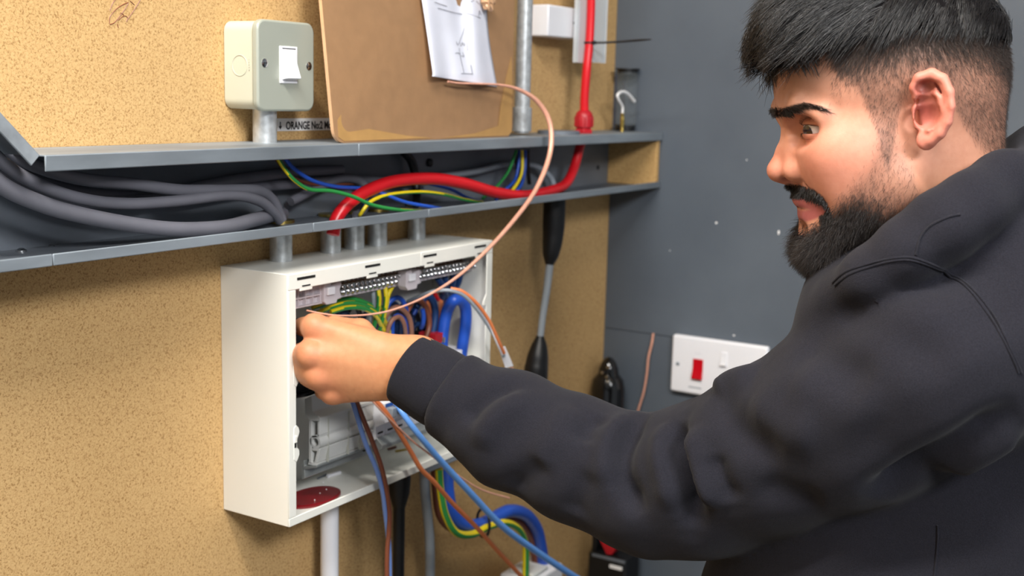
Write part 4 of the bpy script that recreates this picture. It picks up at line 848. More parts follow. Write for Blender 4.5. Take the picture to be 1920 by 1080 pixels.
def relax(V, Q, it=2, lam=0.5):
    for _ in range(it):
        A = np.zeros_like(V); c = np.zeros(len(V))
        for k in range(4):
            a, b = Q[:, k], Q[:, (k+1) % 4]
            np.add.at(A, a, V[b]); np.add.at(c, a, 1); np.add.at(A, b, V[a]); np.add.at(c, b, 1)
        V = V+lam*(A/np.maximum(c, 1)[:, None]-V)
    return V
def raw_mesh(name, V, F, m, parent, col=None, smooth=True):
    off = np.array(world_of(parent)) if parent is not None else np.zeros(3)
    me = bpy.data.meshes.new(name); F = np.asarray(F); k = F.shape[1]
    me.vertices.add(len(V)); me.vertices.foreach_set('co', (np.asarray(V)-off).astype(np.float32).ravel())
    me.loops.add(F.size); me.loops.foreach_set('vertex_index', F.astype(np.int32).ravel())
    me.polygons.add(len(F)); me.polygons.foreach_set('loop_start', np.arange(0, F.size, k, dtype=np.int32))
    me.update(calc_edges=True); me.validate()
    me.polygons.foreach_set('use_smooth', [smooth]*len(me.polygons))
    me.materials.append(M[m] if isinstance(m, str) else m)
    if col is not None:
        at = me.color_attributes.new('tint', 'FLOAT_COLOR', 'POINT'); at.data.foreach_set('color', np.hstack([col, np.ones((len(col), 1))]).astype(np.float32).ravel())
    o = bpy.data.objects.new(name, me); COL.objects.link(o)
    if parent is not None: o.parent = parent
    return o
def strands(name, R0, DIRS, LEN, RAD, m, parent, seg=3, curl=0.0, grav=None, sides=3, wig=None, flat=0.4, tipk=0.25):
    """hair as tapered strands: roots, first direction, length, radius; grav bends them on the way"""
    n = len(R0); P = [R0.copy()]; d = DIRS/(np.linalg.norm(DIRS, axis=1)[:, None]+1e-9); st = (np.asarray(LEN)/seg)[:, None]
    rng = np.random.RandomState(len(R0))
    for i in range(seg):
        if grav is not None: d = d+(grav(P[-1], i) if callable(grav) else grav)
        if curl: d = d+rng.normal(0, curl, d.shape)
        d = d/(np.linalg.norm(d, axis=1)[:, None]+1e-9); P.append(P[-1]+d*st)
    P = np.array(P)                      # seg+1, n, 3
    T = np.gradient(P, axis=0); T /= np.linalg.norm(T, axis=2)[..., None]+1e-12
    ref = rng.normal(0, 1, (n, 3)); a = np.cross(T, ref[None]); a /= np.linalg.norm(a, axis=2)[..., None]+1e-9; b = np.cross(T, a)
    V = []
    for i in range(seg+1):
        w_ = np.asarray(RAD)*(1-(1-tipk)*(i/seg)**2)
        for j in range(sides):
            t = 2*math.pi*j/sides; V.append(P[i]+(math.cos(t)*a[i]+math.sin(t)*b[i])*np.reshape(w_, (-1, 1)))
    V = np.array(V).reshape(seg+1, sides, n, 3).transpose(2, 0, 1, 3).reshape(-1, 3)
    base = np.arange(n)[:, None]*(seg+1)*sides; F = []
    for i in range(seg):
        for j in range(sides):
            j2 = (j+1) % sides
            F.append(np.stack([base[:, 0]+i*sides+j, base[:, 0]+i*sides+j2, base[:, 0]+(i+1)*sides+j2, base[:, 0]+(i+1)*sides+j], 1))
    F = np.vstack(F)
    return raw_mesh(name, V, F, m, parent)
# ================================================================== the person
def tint_mat(name, rough=0.5, sss=0.12, bump=0.15, bscale=900, spec=0.4, vscale=160.0):
    m = bpy.data.materials.new(name); m.use_nodes = True; nt = m.node_tree; b = nt.nodes['Principled BSDF']
    at = nt.nodes.new('ShaderNodeAttribute'); at.attribute_name = 'tint'
    n = nt.nodes.new('ShaderNodeTexNoise'); n.inputs['Scale'].default_value = vscale; n.inputs['Detail'].default_value = 6
    tc = nt.nodes.new('ShaderNodeTexCoord'); nt.links.new(tc.outputs['Object'], n.inputs['Vector'])
    rp = nt.nodes.new('ShaderNodeValToRGB'); rp.color_ramp.elements[0].position = 0.3; rp.color_ramp.elements[1].position = 0.7
    rp.color_ramp.elements[0].color = (0.92, 0.87, 0.85, 1); rp.color_ramp.elements[1].color = (1, 1, 1, 1)
    nt.links.new(n.outputs['Fac'], rp.inputs['Fac'])
    mx = nt.nodes.new('ShaderNodeMixRGB'); mx.blend_type = 'MULTIPLY'; mx.inputs[0].default_value = 1
    nt.links.new(at.outputs['Color'], mx.inputs[1]); nt.links.new(rp.outputs[0], mx.inputs[2]); nt.links.new(mx.outputs[0], b.inputs['Base Color'])
    b.inputs['Roughness'].default_value = rough; b.inputs['Specular IOR Level'].default_value = spec
    b.inputs['Subsurface Weight'].default_value = sss; b.inputs['Subsurface Scale'].default_value = 0.003; b.inputs['Subsurface Radius'].default_value = (1.0, 0.4, 0.25)
    bp = nt.nodes.new('ShaderNodeBump'); bp.inputs['Strength'].default_value = bump; bp.inputs['Distance'].default_value = 0.0005
    n2 = nt.nodes.new('ShaderNodeTexNoise'); n2.inputs['Scale'].default_value = bscale; nt.links.new(tc.outputs['Object'], n2.inputs['Vector'])
    nt.links.new(n2.outputs['Fac'], bp.inputs['Height']); nt.links.new(bp.outputs[0], b.inputs['Normal'])
    return m
M['skin'] = tint_mat('skin')
M['hair'] = mat('hair', rgb(20, 18, 19), 0.38, var=0.3, vscale=300, spec=0.5)
M['hair_base'] = mat('hair_base', rgb(14, 12, 13), 0.9, var=0.3, vscale=300, spec=0.1)
M['stubble'] = mat('stubble', rgb(58, 46, 40), 0.5, var=0.3, vscale=300)
M['beard'] = mat('beard', rgb(34, 27, 25), 0.45, var=0.3, vscale=300)
M['eye_white'] = mat('eye_white', rgb(214, 206, 204), 0.12, var=0.03, vscale=300)
M['iris'] = mat('iris', rgb(52, 32, 22), 0.1, var=0.3, vscale=900, coat=0.6)
M['fabric'] = mat('fabric', rgb(33, 33, 40), 0.9, var=0.22, vscale=900, bump=0.45, bscale=1300, spec=0.12, sheen=0.06)
def wrinkle(m):                         # soft cloth wrinkles under the knit
    nt = m.node_tree; b = nt.nodes['Principled BSDF']; old = b.inputs['Normal'].links[0].from_node
    tc = nt.nodes.new('ShaderNodeTexCoord'); n = nt.nodes.new('ShaderNodeTexNoise'); n.inputs['Scale'].default_value = 26; n.inputs['Detail'].default_value = 1.5; n.inputs['Distortion'].default_value = 0.6
    bp = nt.nodes.new('ShaderNodeBump'); bp.inputs['Strength'].default_value = 0.28; bp.inputs['Distance'].default_value = 0.004
    nt.links.new(tc.outputs['Object'], n.inputs['Vector']); nt.links.new(n.outputs['Fac'], bp.inputs['Height']); nt.links.new(bp.outputs[0], old.inputs['Normal'])
wrinkle(M['fabric'])
M['fabric_dark'] = mat('fabric_dark', rgb(24, 25, 32), 0.92, var=0.12, vscale=700, bump=0.35, bscale=1100, spec=0.15, sheen=0.1)

# ---- head frame: A forward, B to his left (towards the room), C up; millimetres
TH = 0.96; H0 = wd(1660, 230, TH)
ez = ray(1660, 230); ez /= np.linalg.norm(ez)
ex = CR-ez*(CR@ez); ex /= np.linalg.norm(ex); ey = np.cross(ex, ez)*1.0
if ey@CU < 0: ey = -ey
th = math.radians(15.0)
hA = -ex*math.cos(th)-ez*math.sin(th); hB = -ez*math.cos(th)+ex*math.sin(th); hC = ey
HM = np.stack([hA, hB, hC])             # rows
def hp(px, py, b=0.0):
    d = ray(px, py); s = (b/1000.0-(CAM-H0)@hB)/(d@hB); P = CAM+d*s-H0
    return np.array([P@hA, P@hB, P@hC])*1000
def h2w(P): return H0+(P/1000.0)@HM
def mir(P): Q = P.copy(); Q[:, 1] = np.abs(Q[:, 1]); return Q
EYE = hp(1536, 242, 31)
def ear_sdf(P):
    e = lambda px, py, b: hp(px, py, b)
    hel = [(1727, 196, 79), (1720, 182, 80), (1716, 164, 81), (1724, 147, 83), (1747, 139, 86), (1767, 149, 90), (1779, 173, 93), (1781, 200, 94), (1776, 228, 92), (1763, 250, 88), (1746, 263, 83)]
    d = chain(P, [e(*q) for q in hel], [2.6, 3.6, 4.3, 4.4, 4.4, 4.3, 4.0, 3.8, 3.8, 4.0, 4.6], 1.5)
    d = smin(d, ell(P, e(1737, 262, 80), (7.5, 4.2, 8)), 3)                       # lobe
    pl = chain(P, [e(1745, 165, 80), e(1757, 200, 82), e(1745, 245, 80)], [9, 10, 7]); 
    pl = np.maximum(pl, np.abs((P-e(1750, 200, 81))@np.array([0.30, 0.95, 0.0]))-2.0); d = smin(d, pl, 2.5)
    d = smin(d, chain(P, [e(1747, 160, 83), e(1760, 186, 88), e(1766, 208, 89), e(1757, 230, 87), e(1742, 243, 84)], [2.4, 3.3, 3.4, 3.4, 3.2], 1.5), 2)   # antihelix
    d = smin(d, chain(P, [e(1719, 205, 78), e(1722, 220, 80), e(1722, 236, 79)], [4, 4.5, 3.5]), 2.5)   # tragus
    d = ssub(d, ell(P, e(1739, 215, 87), (8.5, 15, 10.5)), 1.5)
    d = ssub(d, ell(P, e(1738, 189, 87), (7, 13, 5.0)), 1.5)
    d = ssub(d, ell(P, e(1737, 165, 89), (7.5, 10, 6)), 1.5)
    d = ssub(d, chain(P, [e(1758, 158, 93), e(1771, 185, 97), e(1773, 212, 97), e(1762, 238, 94)], [2.4, 2.8, 2.8, 2.4]), 1.5)
    back = chain(P, [e(1745, 175, 68), e(1745, 235, 68)], [13, 10]); d = smin(d, back, 4)
    return d
def head_sdf(P, ears=True):
    Q = mir(P)
    d = ell(Q, hp(1672, 130, 0), (84, 74, 78))
    d = smin(d, ell(Q, hp(1568, 160, 0), (46, 60, 50)), 22)
    d = smin(d, ell(Q, hp(1758, 190, 0), (47, 57, 52)), 22)
    d = smin(d, ell(Q, hp(1595, 285, 0), (50, 55, 56)), 22)
    d = smin(d, ell(Q, hp(1570, 283, 40), (24, 24, 22)), 18)
    d = smin(d, ell(Q, hp(1650, 320, 40), (46, 26, 50)), 20)
    d = smin(d, cone(Q, hp(1690, 345, 50), hp(1560, 448, 20), 17, 19), 16)
    d = smin(d, ell(Q, hp(1630, 385, 0), (48, 42, 44)), 16)
    d = smin(d, ell(Q, hp(1560, 457, 0), (17, 25, 18)), 14)
    d = smin(d, ell(Q, hp(1549, 382, 0), (19, 27, 28)), 14)
    d = smin(d, cone(Q, hp(1482, 210, 8), hp(1502, 202, 34), 8, 8.5), 9)            # brow ridge
    d = smin(d, cone(Q, hp(1500, 203, 34), hp(1540, 215, 50), 8, 7), 10)
    d = ssub(d, ell(Q, hp(1500, 244, 33), (15, 20, 12)), 9)                        # eye socket
    d = ssub(d, ell(Q, hp(1478, 250, 20), (10, 8, 12)), 6)
    # nose
    d = smin(d, chain(Q, [hp(1492, 224, 0), hp(1482, 250, 0), hp(1471, 285, 0), hp(1460, 318, 0)], [6.0, 6.0, 6.8, 8.6], 3), 5)
    d = smin(d, ell(Q, hp(1461, 320, 0), (9.0, 10.5, 9.0)), 4)
    d = smin(d, cone(Q, hp(1486, 280, 8), hp(1489, 316, 13), 8, 8.6), 6)
    d = smin(d, ell(Q, hp(1496, 320, 15.5), (11.0, 7.6, 9.6)), 3)
    d = smin(d, chain(Q, [hp(1470, 337, 0), hp(1484, 343, 0)], [3.2, 4]), 4)
    d = ssub(d, ell(Q, hp(1482, 341, 9.0), (7.5, 4.2, 4.4)), 1.2)
    d = ssub(d, chain(Q, [hp(1509, 312, 17), hp(1513, 328, 20), hp(1522, 350, 25)], [1.5, 2.2, 1.5]), 5)
    # lips
    up = chain(Q, [hp(1502, 374, 0), hp(1508, 375, 10), hp(1530, 386, 23)], [6.0, 5.4, 2.4], 2)
    lo = chain(Q, [hp(1521, 404, 0), hp(1524, 404, 10), hp(1536, 393, 23)], [6.6, 6.0, 2.4], 2)
    d = smin(d, up, 4); d = smin(d, lo, 4)
    d = ssub(d, chain(Q, [hp(1498, 388, 0), hp(1508, 390, 11), hp(1531, 391, 25)], [1.2, 1.0, 0.8]), 1.5)
    d = ssub(d, ell(Q, hp(1510, 432, 0), (7, 15, 7)), 6)
    # lids over the eyeball, with the opening between them
    lid = np.linalg.norm(Q-EYE, axis=1)-13.6
    d = smin(d, lid, 3)
    al = ell(Q, hp(1521, 243, 33), (13.5, 14.5, 3.2), None)
    d = ssub(d, al, 1.0)
    d = ssub(d, chain(Q, [hp(1502, 224, 27), hp(1516, 220, 36), hp(1540, 226, 44)], [0.6, 0.9, 0.6]), 1.2)    # lid crease
    # neck
    nk = cone(Q, hp(1748, 300, 0), hp(1820, 620, 0), 54, 62)
    d = smin(d, nk, 20)
    if ears: d = smin(d, ear_sdf(P), 2.5)
    return d
lo_ = np.array([-185., -90, -190]); hi_ = np.array([112., 105, 110])
HV, HQ = mesh_sdf(head_sdf, lo_, hi_, 1.25)
HV = relax(HV, HQ, 2, 0.4); HN = vnormals(HV, HQ)
if np.mean(np.einsum('ij,ij->i', HN, HV-HV.mean(0))) < 0: HQ = HQ[:, ::-1]; HN = -HN
def gauss(P, c, s): return np.exp(-((P-c)**2).sum(1)/(2*s*s))
def polydist(P, pts, w=(1, 1, 1)):
    out = np.full(len(P), 1e9); wv = np.array(w)
    for i in range(len(pts)-1): out = np.minimum(out, cone(P*wv, pts[i]*wv, pts[i+1]*wv, 0, 0))
    return out
def sstep(x, a, b): t = np.clip((x-a)/(b-a), 0, 1); return t*t*(3-2*t)
def mixc(c, d, t): return c*(1-t[:, None])+np.array(d)[None]*t[:, None]
L3 = lambda r, g, b: np.array(rgb(r, g, b)[:3])
AB = mir(HV)
# ---- where hair grows, by head position (also used to plant the strands)
def side_px(P):   # position of every point on the near side, expressed along the photographed profile
    W_ = h2w(np.stack([P[:, 0], P[:, 1], P[:, 2]], 1))-CAM; t = W_@CF
    return 960+FPX*(W_@CR)/t, 540-FPX*(W_@CU)/t
HA0 = hp(1660, 230, 60); KX = 0.96/2250*1000*0.94
prof = side_px
pu, pv = side_px(AB)
def hairline(u): return np.interp(u, [1400, 1455, 1500, 1545, 1580, 1610, 1640, 1665, 1690, 1720, 1780, 1800, 1830, 1860, 1900, 2000], [120, 122, 112, 112, 145, 170, 240, 330, 200, 170, 180, 225, 270, 300, 315, 330])
def topline(u): return np.interp(u, [1400, 1540, 1580, 1640, 1720, 1800, 1850, 1900, 1960], [200, 130, 100, 75, 60, 60, 60, 95, 120])
# ---- skin colours
base_c = L3(204, 148, 122); colr = np.repeat(base_c[None], len(HV), 0)
colr = mixc(colr, L3(220, 134, 114), 0.6*gauss(AB, hp(1560, 300, 45), 22))
colr = mixc(colr, L3(214, 128, 108), 0.55*gauss(AB, hp(1462, 318, 0), 13))
colr = mixc(colr, L3(196, 140, 100), 0.5*sstep(pv, 300, 380)*sstep(pu, 1690, 1760))
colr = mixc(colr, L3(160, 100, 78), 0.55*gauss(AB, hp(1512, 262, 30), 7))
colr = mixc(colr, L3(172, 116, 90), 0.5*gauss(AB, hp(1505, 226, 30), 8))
ed = ear_sdf(HV); er = sstep(-ed, -2.5, 0.5)*(HV[:, 1] > 60)
colr = mixc(colr, L3(218, 132, 116), 0.75*er)
colr = mixc(colr, L3(128, 48, 44), 0.8*np.maximum(gauss(HV, hp(1737, 205, 78), 9), np.maximum(gauss(HV, hp(1732, 167, 84), 6), 0.7*gauss(HV, hp(1737, 187, 84), 5))))  # dark red tint paints shade into the hollows of the ear
PV2 = np.stack([pu, pv, np.zeros_like(pu)], 1); P2 = lambda *q: [np.array([a, b, 0.]) for a, b in q]
lipd = np.minimum(polydist(PV2, P2((1488, 378), (1500, 379), (1515, 382), (1538, 390))), polydist(PV2, P2((1496, 404), (1512, 405), (1525, 401), (1540, 393))))*KX+50*(AB[:, 0] < 40)
colr = mixc(colr, L3(170, 92, 94), 0.92*(1-sstep(lipd, 3.0, 5.2)))
al_ = ell(AB, hp(1521, 243, 33), (13.5, 14.5, 3.2)); ne = (np.linalg.norm(AB-EYE, axis=1) < 15.5)
colr = mixc(colr, L3(52, 34, 30), 0.85*ne*(1-sstep(np.abs(al_), 0.7, 1.6))*sstep(AB[:, 2]-EYE[2], -1.5, 1.0))
colr = mixc(colr, L3(150, 92, 80), 0.6*ne*(1-sstep(np.abs(al_), 0.6, 1.6))*sstep(EYE[2]-AB[:, 2], -1.5, 1.0))
# scalp and beard shadow under the hair
scalp = np.maximum(sstep(hairline(pu)-pv, -12, 40), 0)*(HV[:, 0] < 90)
dens = np.clip(sstep(hairline(pu)-pv, -14, 26)*0.45+0.55*sstep(topline(pu)+70-pv, -40, 70), 0, 1)*(ed > 1.5)
beard_top = np.interp(pu, [1470, 1500, 1535, 1560, 1600, 1630, 1650, 1700, 1720, 1760], [450, 430, 400, 375, 325, 280, 225, 235, 320, 400])
beardw = sstep(pv-beard_top, -8, 70)*sstep(np.interp(pv, [220, 290, 340, 420], [1690, 1702, 1735, 1760])-pu, -15, 22)*(ed > 1.5)
# the bare patch beside the mouth corner and the lips stay clear
chinpatch = gauss(AB, hp(1538, 424, 12), 8)
beardw = beardw*(1-np.clip(1.3*chinpatch, 0, 1))*sstep(lipd, 4, 6.5)
must = (1-sstep(polydist(PV2, P2((1480, 356), (1500, 359), (1520, 366), (1535, 378), (1545, 398), (1549, 412)))*KX, 3.6, 6.0))*(AB[:, 0] > 40)
must = must*sstep(lipd, 2.8, 4.2)
bd = np.maximum(beardw, must)
colr = mixc(colr, L3(80, 66, 58), 0.90*dens); colr = mixc(colr, L3(96, 74, 63), 0.85*np.clip(0.7*beardw*sstep(pv, 300, 440)*sstep(1700-pu, -20, 110)+0.42*beardw, 0, 1)); colr = mixc(colr, L3(50, 38, 34), 0.8*must)
PV2 = np.stack([pu, pv, np.zeros_like(pu)], 1)
browd = polydist(PV2, [np.array(q) for q in ((1453., 213, 0), (1470, 210, 0), (1490, 203, 0), (1508, 199, 0), (1530, 201, 0), (1557, 208, 0))])
brw = (1-sstep(browd*(1+1.6*sstep(pu, 1500, 1562)), 4.5, 10.0))*sstep(AB[:, 0], 40, 50)*(1-0.6*sstep(pu, 1530, 1560)); colr = mixc(colr, L3(40, 30, 28), 0.85*brw)

# ---- hand: left hand, knuckles forward, back of the hand towards the room
def hd(px, py, t): return wd(px, py, t)
WR = np.stack([ex, ey, ez])
def near(px, py, y): return wy(px, py, y)
KN = {'index': wd(590, 612, 1.150), 'middle': wd(581, 664, 1.143), 'ring': wd(598, 705, 1.150), 'pinky': wd(624, 736, 1.162)}
away = ray(600, 670); away = away/np.linalg.norm(away)
leftd = -CR; upd = CU
wc = wd(785, 694, 1.150)              # wrist centre
wrU, wrL = wc+upd*0.006, wc-upd*0.006
fing = {}
for nme, L1, sp in (('index', (.040, .024, .020), .35), ('middle', (.043, .028, .021), .30), ('ring', (.040, .026, .021), .10), ('pinky', (.032, .019, .018), -.05)):
    k0 = KN[nme]; d1 = leftd*0.30+away*0.93+upd*0.05*sp; d1 /= np.linalg.norm(d1)
    d2 = leftd*(-0.35)+away*0.92-upd*0.10*sp; d2 /= np.linalg.norm(d2)
    d3 = leftd*(-0.9)+away*0.35; d3 /= np.linalg.norm(d3)
    a = k0+d1*L1[0]; b = a+d2*L1[1]; c = b+d3*L1[2]; fing[nme] = (k0, a, b, c)
th0 = wrU+away*0.012+leftd*0.030; th1 = wd(675, 622, 1.178); th2 = wd(625, 612, 1.20); th3 = wd(592, 610, 1.215)
def hand_sdf(P):
    d = cone(P, wrU+away*0.002, wrL+away*0.002, .0225, .0225)
    mc = None
    for nme, rk, rw, wz_ in (('index', .0118, .0165, 0.85), ('middle', .0122, .0175, 0.3), ('ring', .0115, .0175, -0.3), ('pinky', .0112, .0165, -0.85)):
        k0 = KN[nme]+away*0.012; w0 = wc+upd*0.013*wz_+away*0.003
        m_ = cone(P, w0, k0, rw, rk)
        mc = m_ if mc is None else smin(mc, m_, .014)
    d = smin(d, mc, .02)
    pal = cone(P, wc+away*0.026+leftd*0.03, (KN['middle']+KN['ring'])/2+away*0.032, .020, .022); d = smin(d, pal, .015)
    fk = None
    for nme, (r0, r1, r2, r3) in (('index', (.0118, .0096, .0084, .0072)), ('middle', (.0120, .0098, .0086, .0074)), ('ring', (.0113, .0092, .0082, .0070)), ('pinky', (.0102, .0082, .0073, .0064))):
        k0, a, b, c = fing[nme]; f_ = chain(P, [k0+away*0.010, a, b, c], [r0, r1, r2, r3])
        fk = f_ if fk is None else smin(fk, f_, .0022)
    d = smin(d, fk, .005)
    tm = chain(P, [th0, th1, th2, th3], [.018, .0125, .0105, .0085], .004); d = smin(d, tm, .007)
    # tendons and knuckle caps
    for nme in KN:
        d = smin(d, np.linalg.norm(P-(KN[nme]+away*0.0085), axis=1)-.0092, .008)
    # forearm going up the sleeve
    d = smin(d, cone(P, wc, wd(880, 757, 1.135), .0215, .024), .010)
    return d
ELB = wd(1290, 900, 1.045); SHO = wd(1790, 660, 0.90)
hl_, hh_ = np.min([*KN.values(), wc, *[f[3] for f in fing.values()], *[f[1] for f in fing.values()]], axis=0)-.045, np.max([*KN.values(), wc, *[f[3] for f in fing.values()], *[f[1] for f in fing.values()]], axis=0)+.045
GV, GQ = mesh_sdf(hand_sdf, hl_, hh_, .0016); GN = vnormals(GV, GQ)
if np.mean(np.einsum('ij,ij->i', GN, GV-GV.mean(0))) < 0: GQ = GQ[:, ::-1]; GN = -GN
gc = np.repeat(L3(202, 143, 102)[None], len(GV), 0)
for nme in KN: gc = mixc(gc, L3(214, 132, 100), 0.45*gauss(GV, KN[nme], .011))
wr_ = sum(.0 for _ in ())
# creases across the back of the hand near the wrist
tt_ = (GV-wc)@(leftd); uu_ = (GV-wc)@upd
for k_ in range(9):
    x_ = .022+.0060*k_+.0018*math.sin(k_*2.7); lw_ = np.exp(-((tt_-x_-0.10*uu_-0.0012*np.sin(uu_*500+k_))**2)/(2*.0006**2))*np.exp(-((uu_+0.012+0.002*k_)**2)/(2*.012**2))
    lw_ = lw_*(0.4+0.6*np.sin(uu_*260+k_*2.3)**2)*(0.5+0.5*math.sin(k_*1.9)); GV = GV-GN*(lw_*0.0004)[:, None]; gc = mixc(gc, L3(176, 116, 80), 0.28*lw_)

# ---- trunk and arm under the clothes (coarse), then one body mesh
CH = wd(1760, 900, 0.86)
def trunk_sdf(P):
    d = chain(P, [wd(800, 705, 1.15), wd(960, 806, 1.115), wd(1225, 912, 1.06), wd(1318, 900, 1.04), wd(1450, 842, .99), wd(1745, 690, .92)], [.024, .032, .038, .042, .044, .055], .01)
    nb = h2w(hp(1800, 540, 0)[None])[0]
    d = smin(d, cone(P, nb, h2w(hp(1775, 420, 0)[None])[0], .056, .054), .02)
    d = smin(d, cone(P, wd(1790, 700, 1.03), wd(1700, 1150, 1.08), .085, .095), .04)
    d = smin(d, cone(P, nb, wd(1790, 700, 1.03), .055, .085), .04)
    d = smin(d, cone(P, wd(1770, 690, .94), wd(1790, 700, 1.03), .05, .08), .04)
    return d
nb = h2w(hp(1800, 540, 0)[None])[0]
bl_ = np.minimum.reduce([wc, ELB, SHO, nb+np.array([0, 0, -.5])])-.16; bh_ = np.maximum.reduce([wc, ELB, SHO, nb])+.16
BV, BQ = mesh_sdf(trunk_sdf, bl_, bh_, .008)
person = thing('person', 'person in a dark hoodie reaching one hand into the open white cabinet', 'person', (nb[0], nb[1], nb[2]-.65))
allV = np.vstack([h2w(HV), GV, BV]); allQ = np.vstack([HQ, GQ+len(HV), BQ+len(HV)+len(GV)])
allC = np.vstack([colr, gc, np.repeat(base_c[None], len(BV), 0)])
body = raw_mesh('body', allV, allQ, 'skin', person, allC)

# ---- eyes
for sgn in (1, -1):
    c = EYE*np.array([1, sgn, 1]); n = 28; V = []; F = []
    gz = np.array([0.86, 0.40, -0.26]); gz /= np.linalg.norm(gz)
    a_ = np.cross(gz, [0, 0, 1.0]); a_ /= np.linalg.norm(a_); b_ = np.cross(gz, a_)
    def ball(r0, t0, t1, k):
        return [c+r0*(math.cos(t)*gz+math.sin(t)*(math.cos(p)*a_+math.sin(p)*b_)) for t in np.linspace(t0, t1, k) for p in np.linspace(0, 2*math.pi, n, endpoint=False)]
    def quads(k): return [(i*n+j, i*n+(j+1) % n, (i+1)*n+(j+1) % n, (i+1)*n+j) for i in range(k-1) for j in range(n)]
    ebm = raw_mesh('eye', h2w(np.array(ball(12.3, 0.001, math.pi-0.001, 18))), np.array(quads(18)), 'eye_white', person)
    raw_mesh('iris', h2w(np.array(ball(12.75, 0.001, 0.50, 7))), np.array(quads(7)), 'iris', ebm)
# ---- hoodie
SL = [(764, 690, 1.155, 69), (850, 742, 1.14, 81), (960, 806, 1.115, 108), (1090, 866, 1.09, 115), (1225, 912, 1.06, 128), (1318, 900, 1.04, 143), (1450, 842, .99, 152), (1600, 775, .945, 176), (1745, 690, .90, 176), (1860, 650, .90, 170)]
SP = [wd(a, b, t) for a, b, t, r in SL]; SRAD = [r*t/FPX for a, b, t, r in SL]
cax = SP[0]-SP[1]; cax /= np.linalg.norm(cax)
def tz(px, py, t): return wd(px, py, t)
RING = [(1965, 300, .985), (1945, 335, .915), (1885, 350, .885), (1828, 385, .872), (1765, 428, .868), (1703, 472, .875), (1640, 522, .892), (1590, 562, .925), (1560, 585, .965), (1580, 575, 1.02), (1660, 500, 1.05), (1760, 420, 1.06), (1860, 350, 1.05), (1965, 300, .985)]
RP = [tz(*q) for q in RING]
sideB = hB*1.0
T0 = tz(1770, 650, 1.01); T1 = tz(1660, 1190, 1.055)
def hoodie_sdf(P):
    d = chain(P, SP, SRAD, .012)
    d = -smin(-d, -((P-SP[0])@cax+.047), .008)                              # the sleeve ends inside the cuff
    tr = cone(P, T0-sideB*.005, T1-sideB*.015, .105, .145)
    tr = smin(tr, cone(P, T0-sideB*.07, T1-sideB*.06, .10, .145), .06)
    tr = smin(tr, cone(P, T0+sideB*.05+np.array([0, 0, .03]), tz(1900, 560, .93), .075, .085), .05)
    tr = smin(tr, tz(1700, 560, .92)*0+0 if False else cone(P, tz(1640, 600, .95), tz(1850, 470, .94), .062, .070), .04)
    d = smin(d, tr, .010)
    fs_ = cone(P, T0-sideB*.15+np.array([0, 0, .0]), T0-sideB*.19-np.array([0, .0, .26]), .075, .062); d = smin(d, fs_, .04)   # far shoulder and upper arm
    ring = chain(P, RP, [.030, .027, .026, .026, .026, .026, .026, .026, .026, .028, .03, .03, .03, .03], .006)
    d = smin(d, ring, .0035)
    tr2 = cone(P, tz(1920, 620, .99), tz(1850, 1190, 1.05), .095, .135); d = smin(d, tr2, .05)
    hood = ell(P, tz(1990, 470, .985), (.060, .060, .085)); d = smin(d, hood, .04)
    # room for the neck and beard
    nkA, nkB = h2w(hp(1748, 300, 0)[None])[0], h2w(hp(1800, 520, 0)[None])[0]
    d = np.maximum(d, -cone(P, nkA, nkB, .0535, .058))
    return d
pts_ = np.array(SP+RP+[T0, T1]); 
OV, OQ = mesh_sdf(hoodie_sdf, np.minimum(pts_.min(0)-.10, T1-.22), np.maximum(pts_.max(0)+.10, T0+.24), .0036)
OV = relax(OV, OQ, 2, .5); ON = vnormals(OV, OQ)
def project(V): w_ = V-CAM; t = w_@CF; return 960+FPX*(w_@CR)/t, 540-FPX*(w_@CU)/t, t
_ou, _ov, _ot = project(OV)
def on_cloth(px, py, off=0.0):
    dd_ = (_ou-px)**2+(_ov-py)**2; c_ = np.where(dd_ < 14**2)[0]
    if not len(c_): c_ = np.argsort(dd_)[:6]
    tm = _ot[c_].min(); c_ = c_[_ot[c_] < tm+.03]; w_ = 1/(dd_[c_]+4); return wd(px, py, (w_*_ot[c_]).sum()/w_.sum()-off)
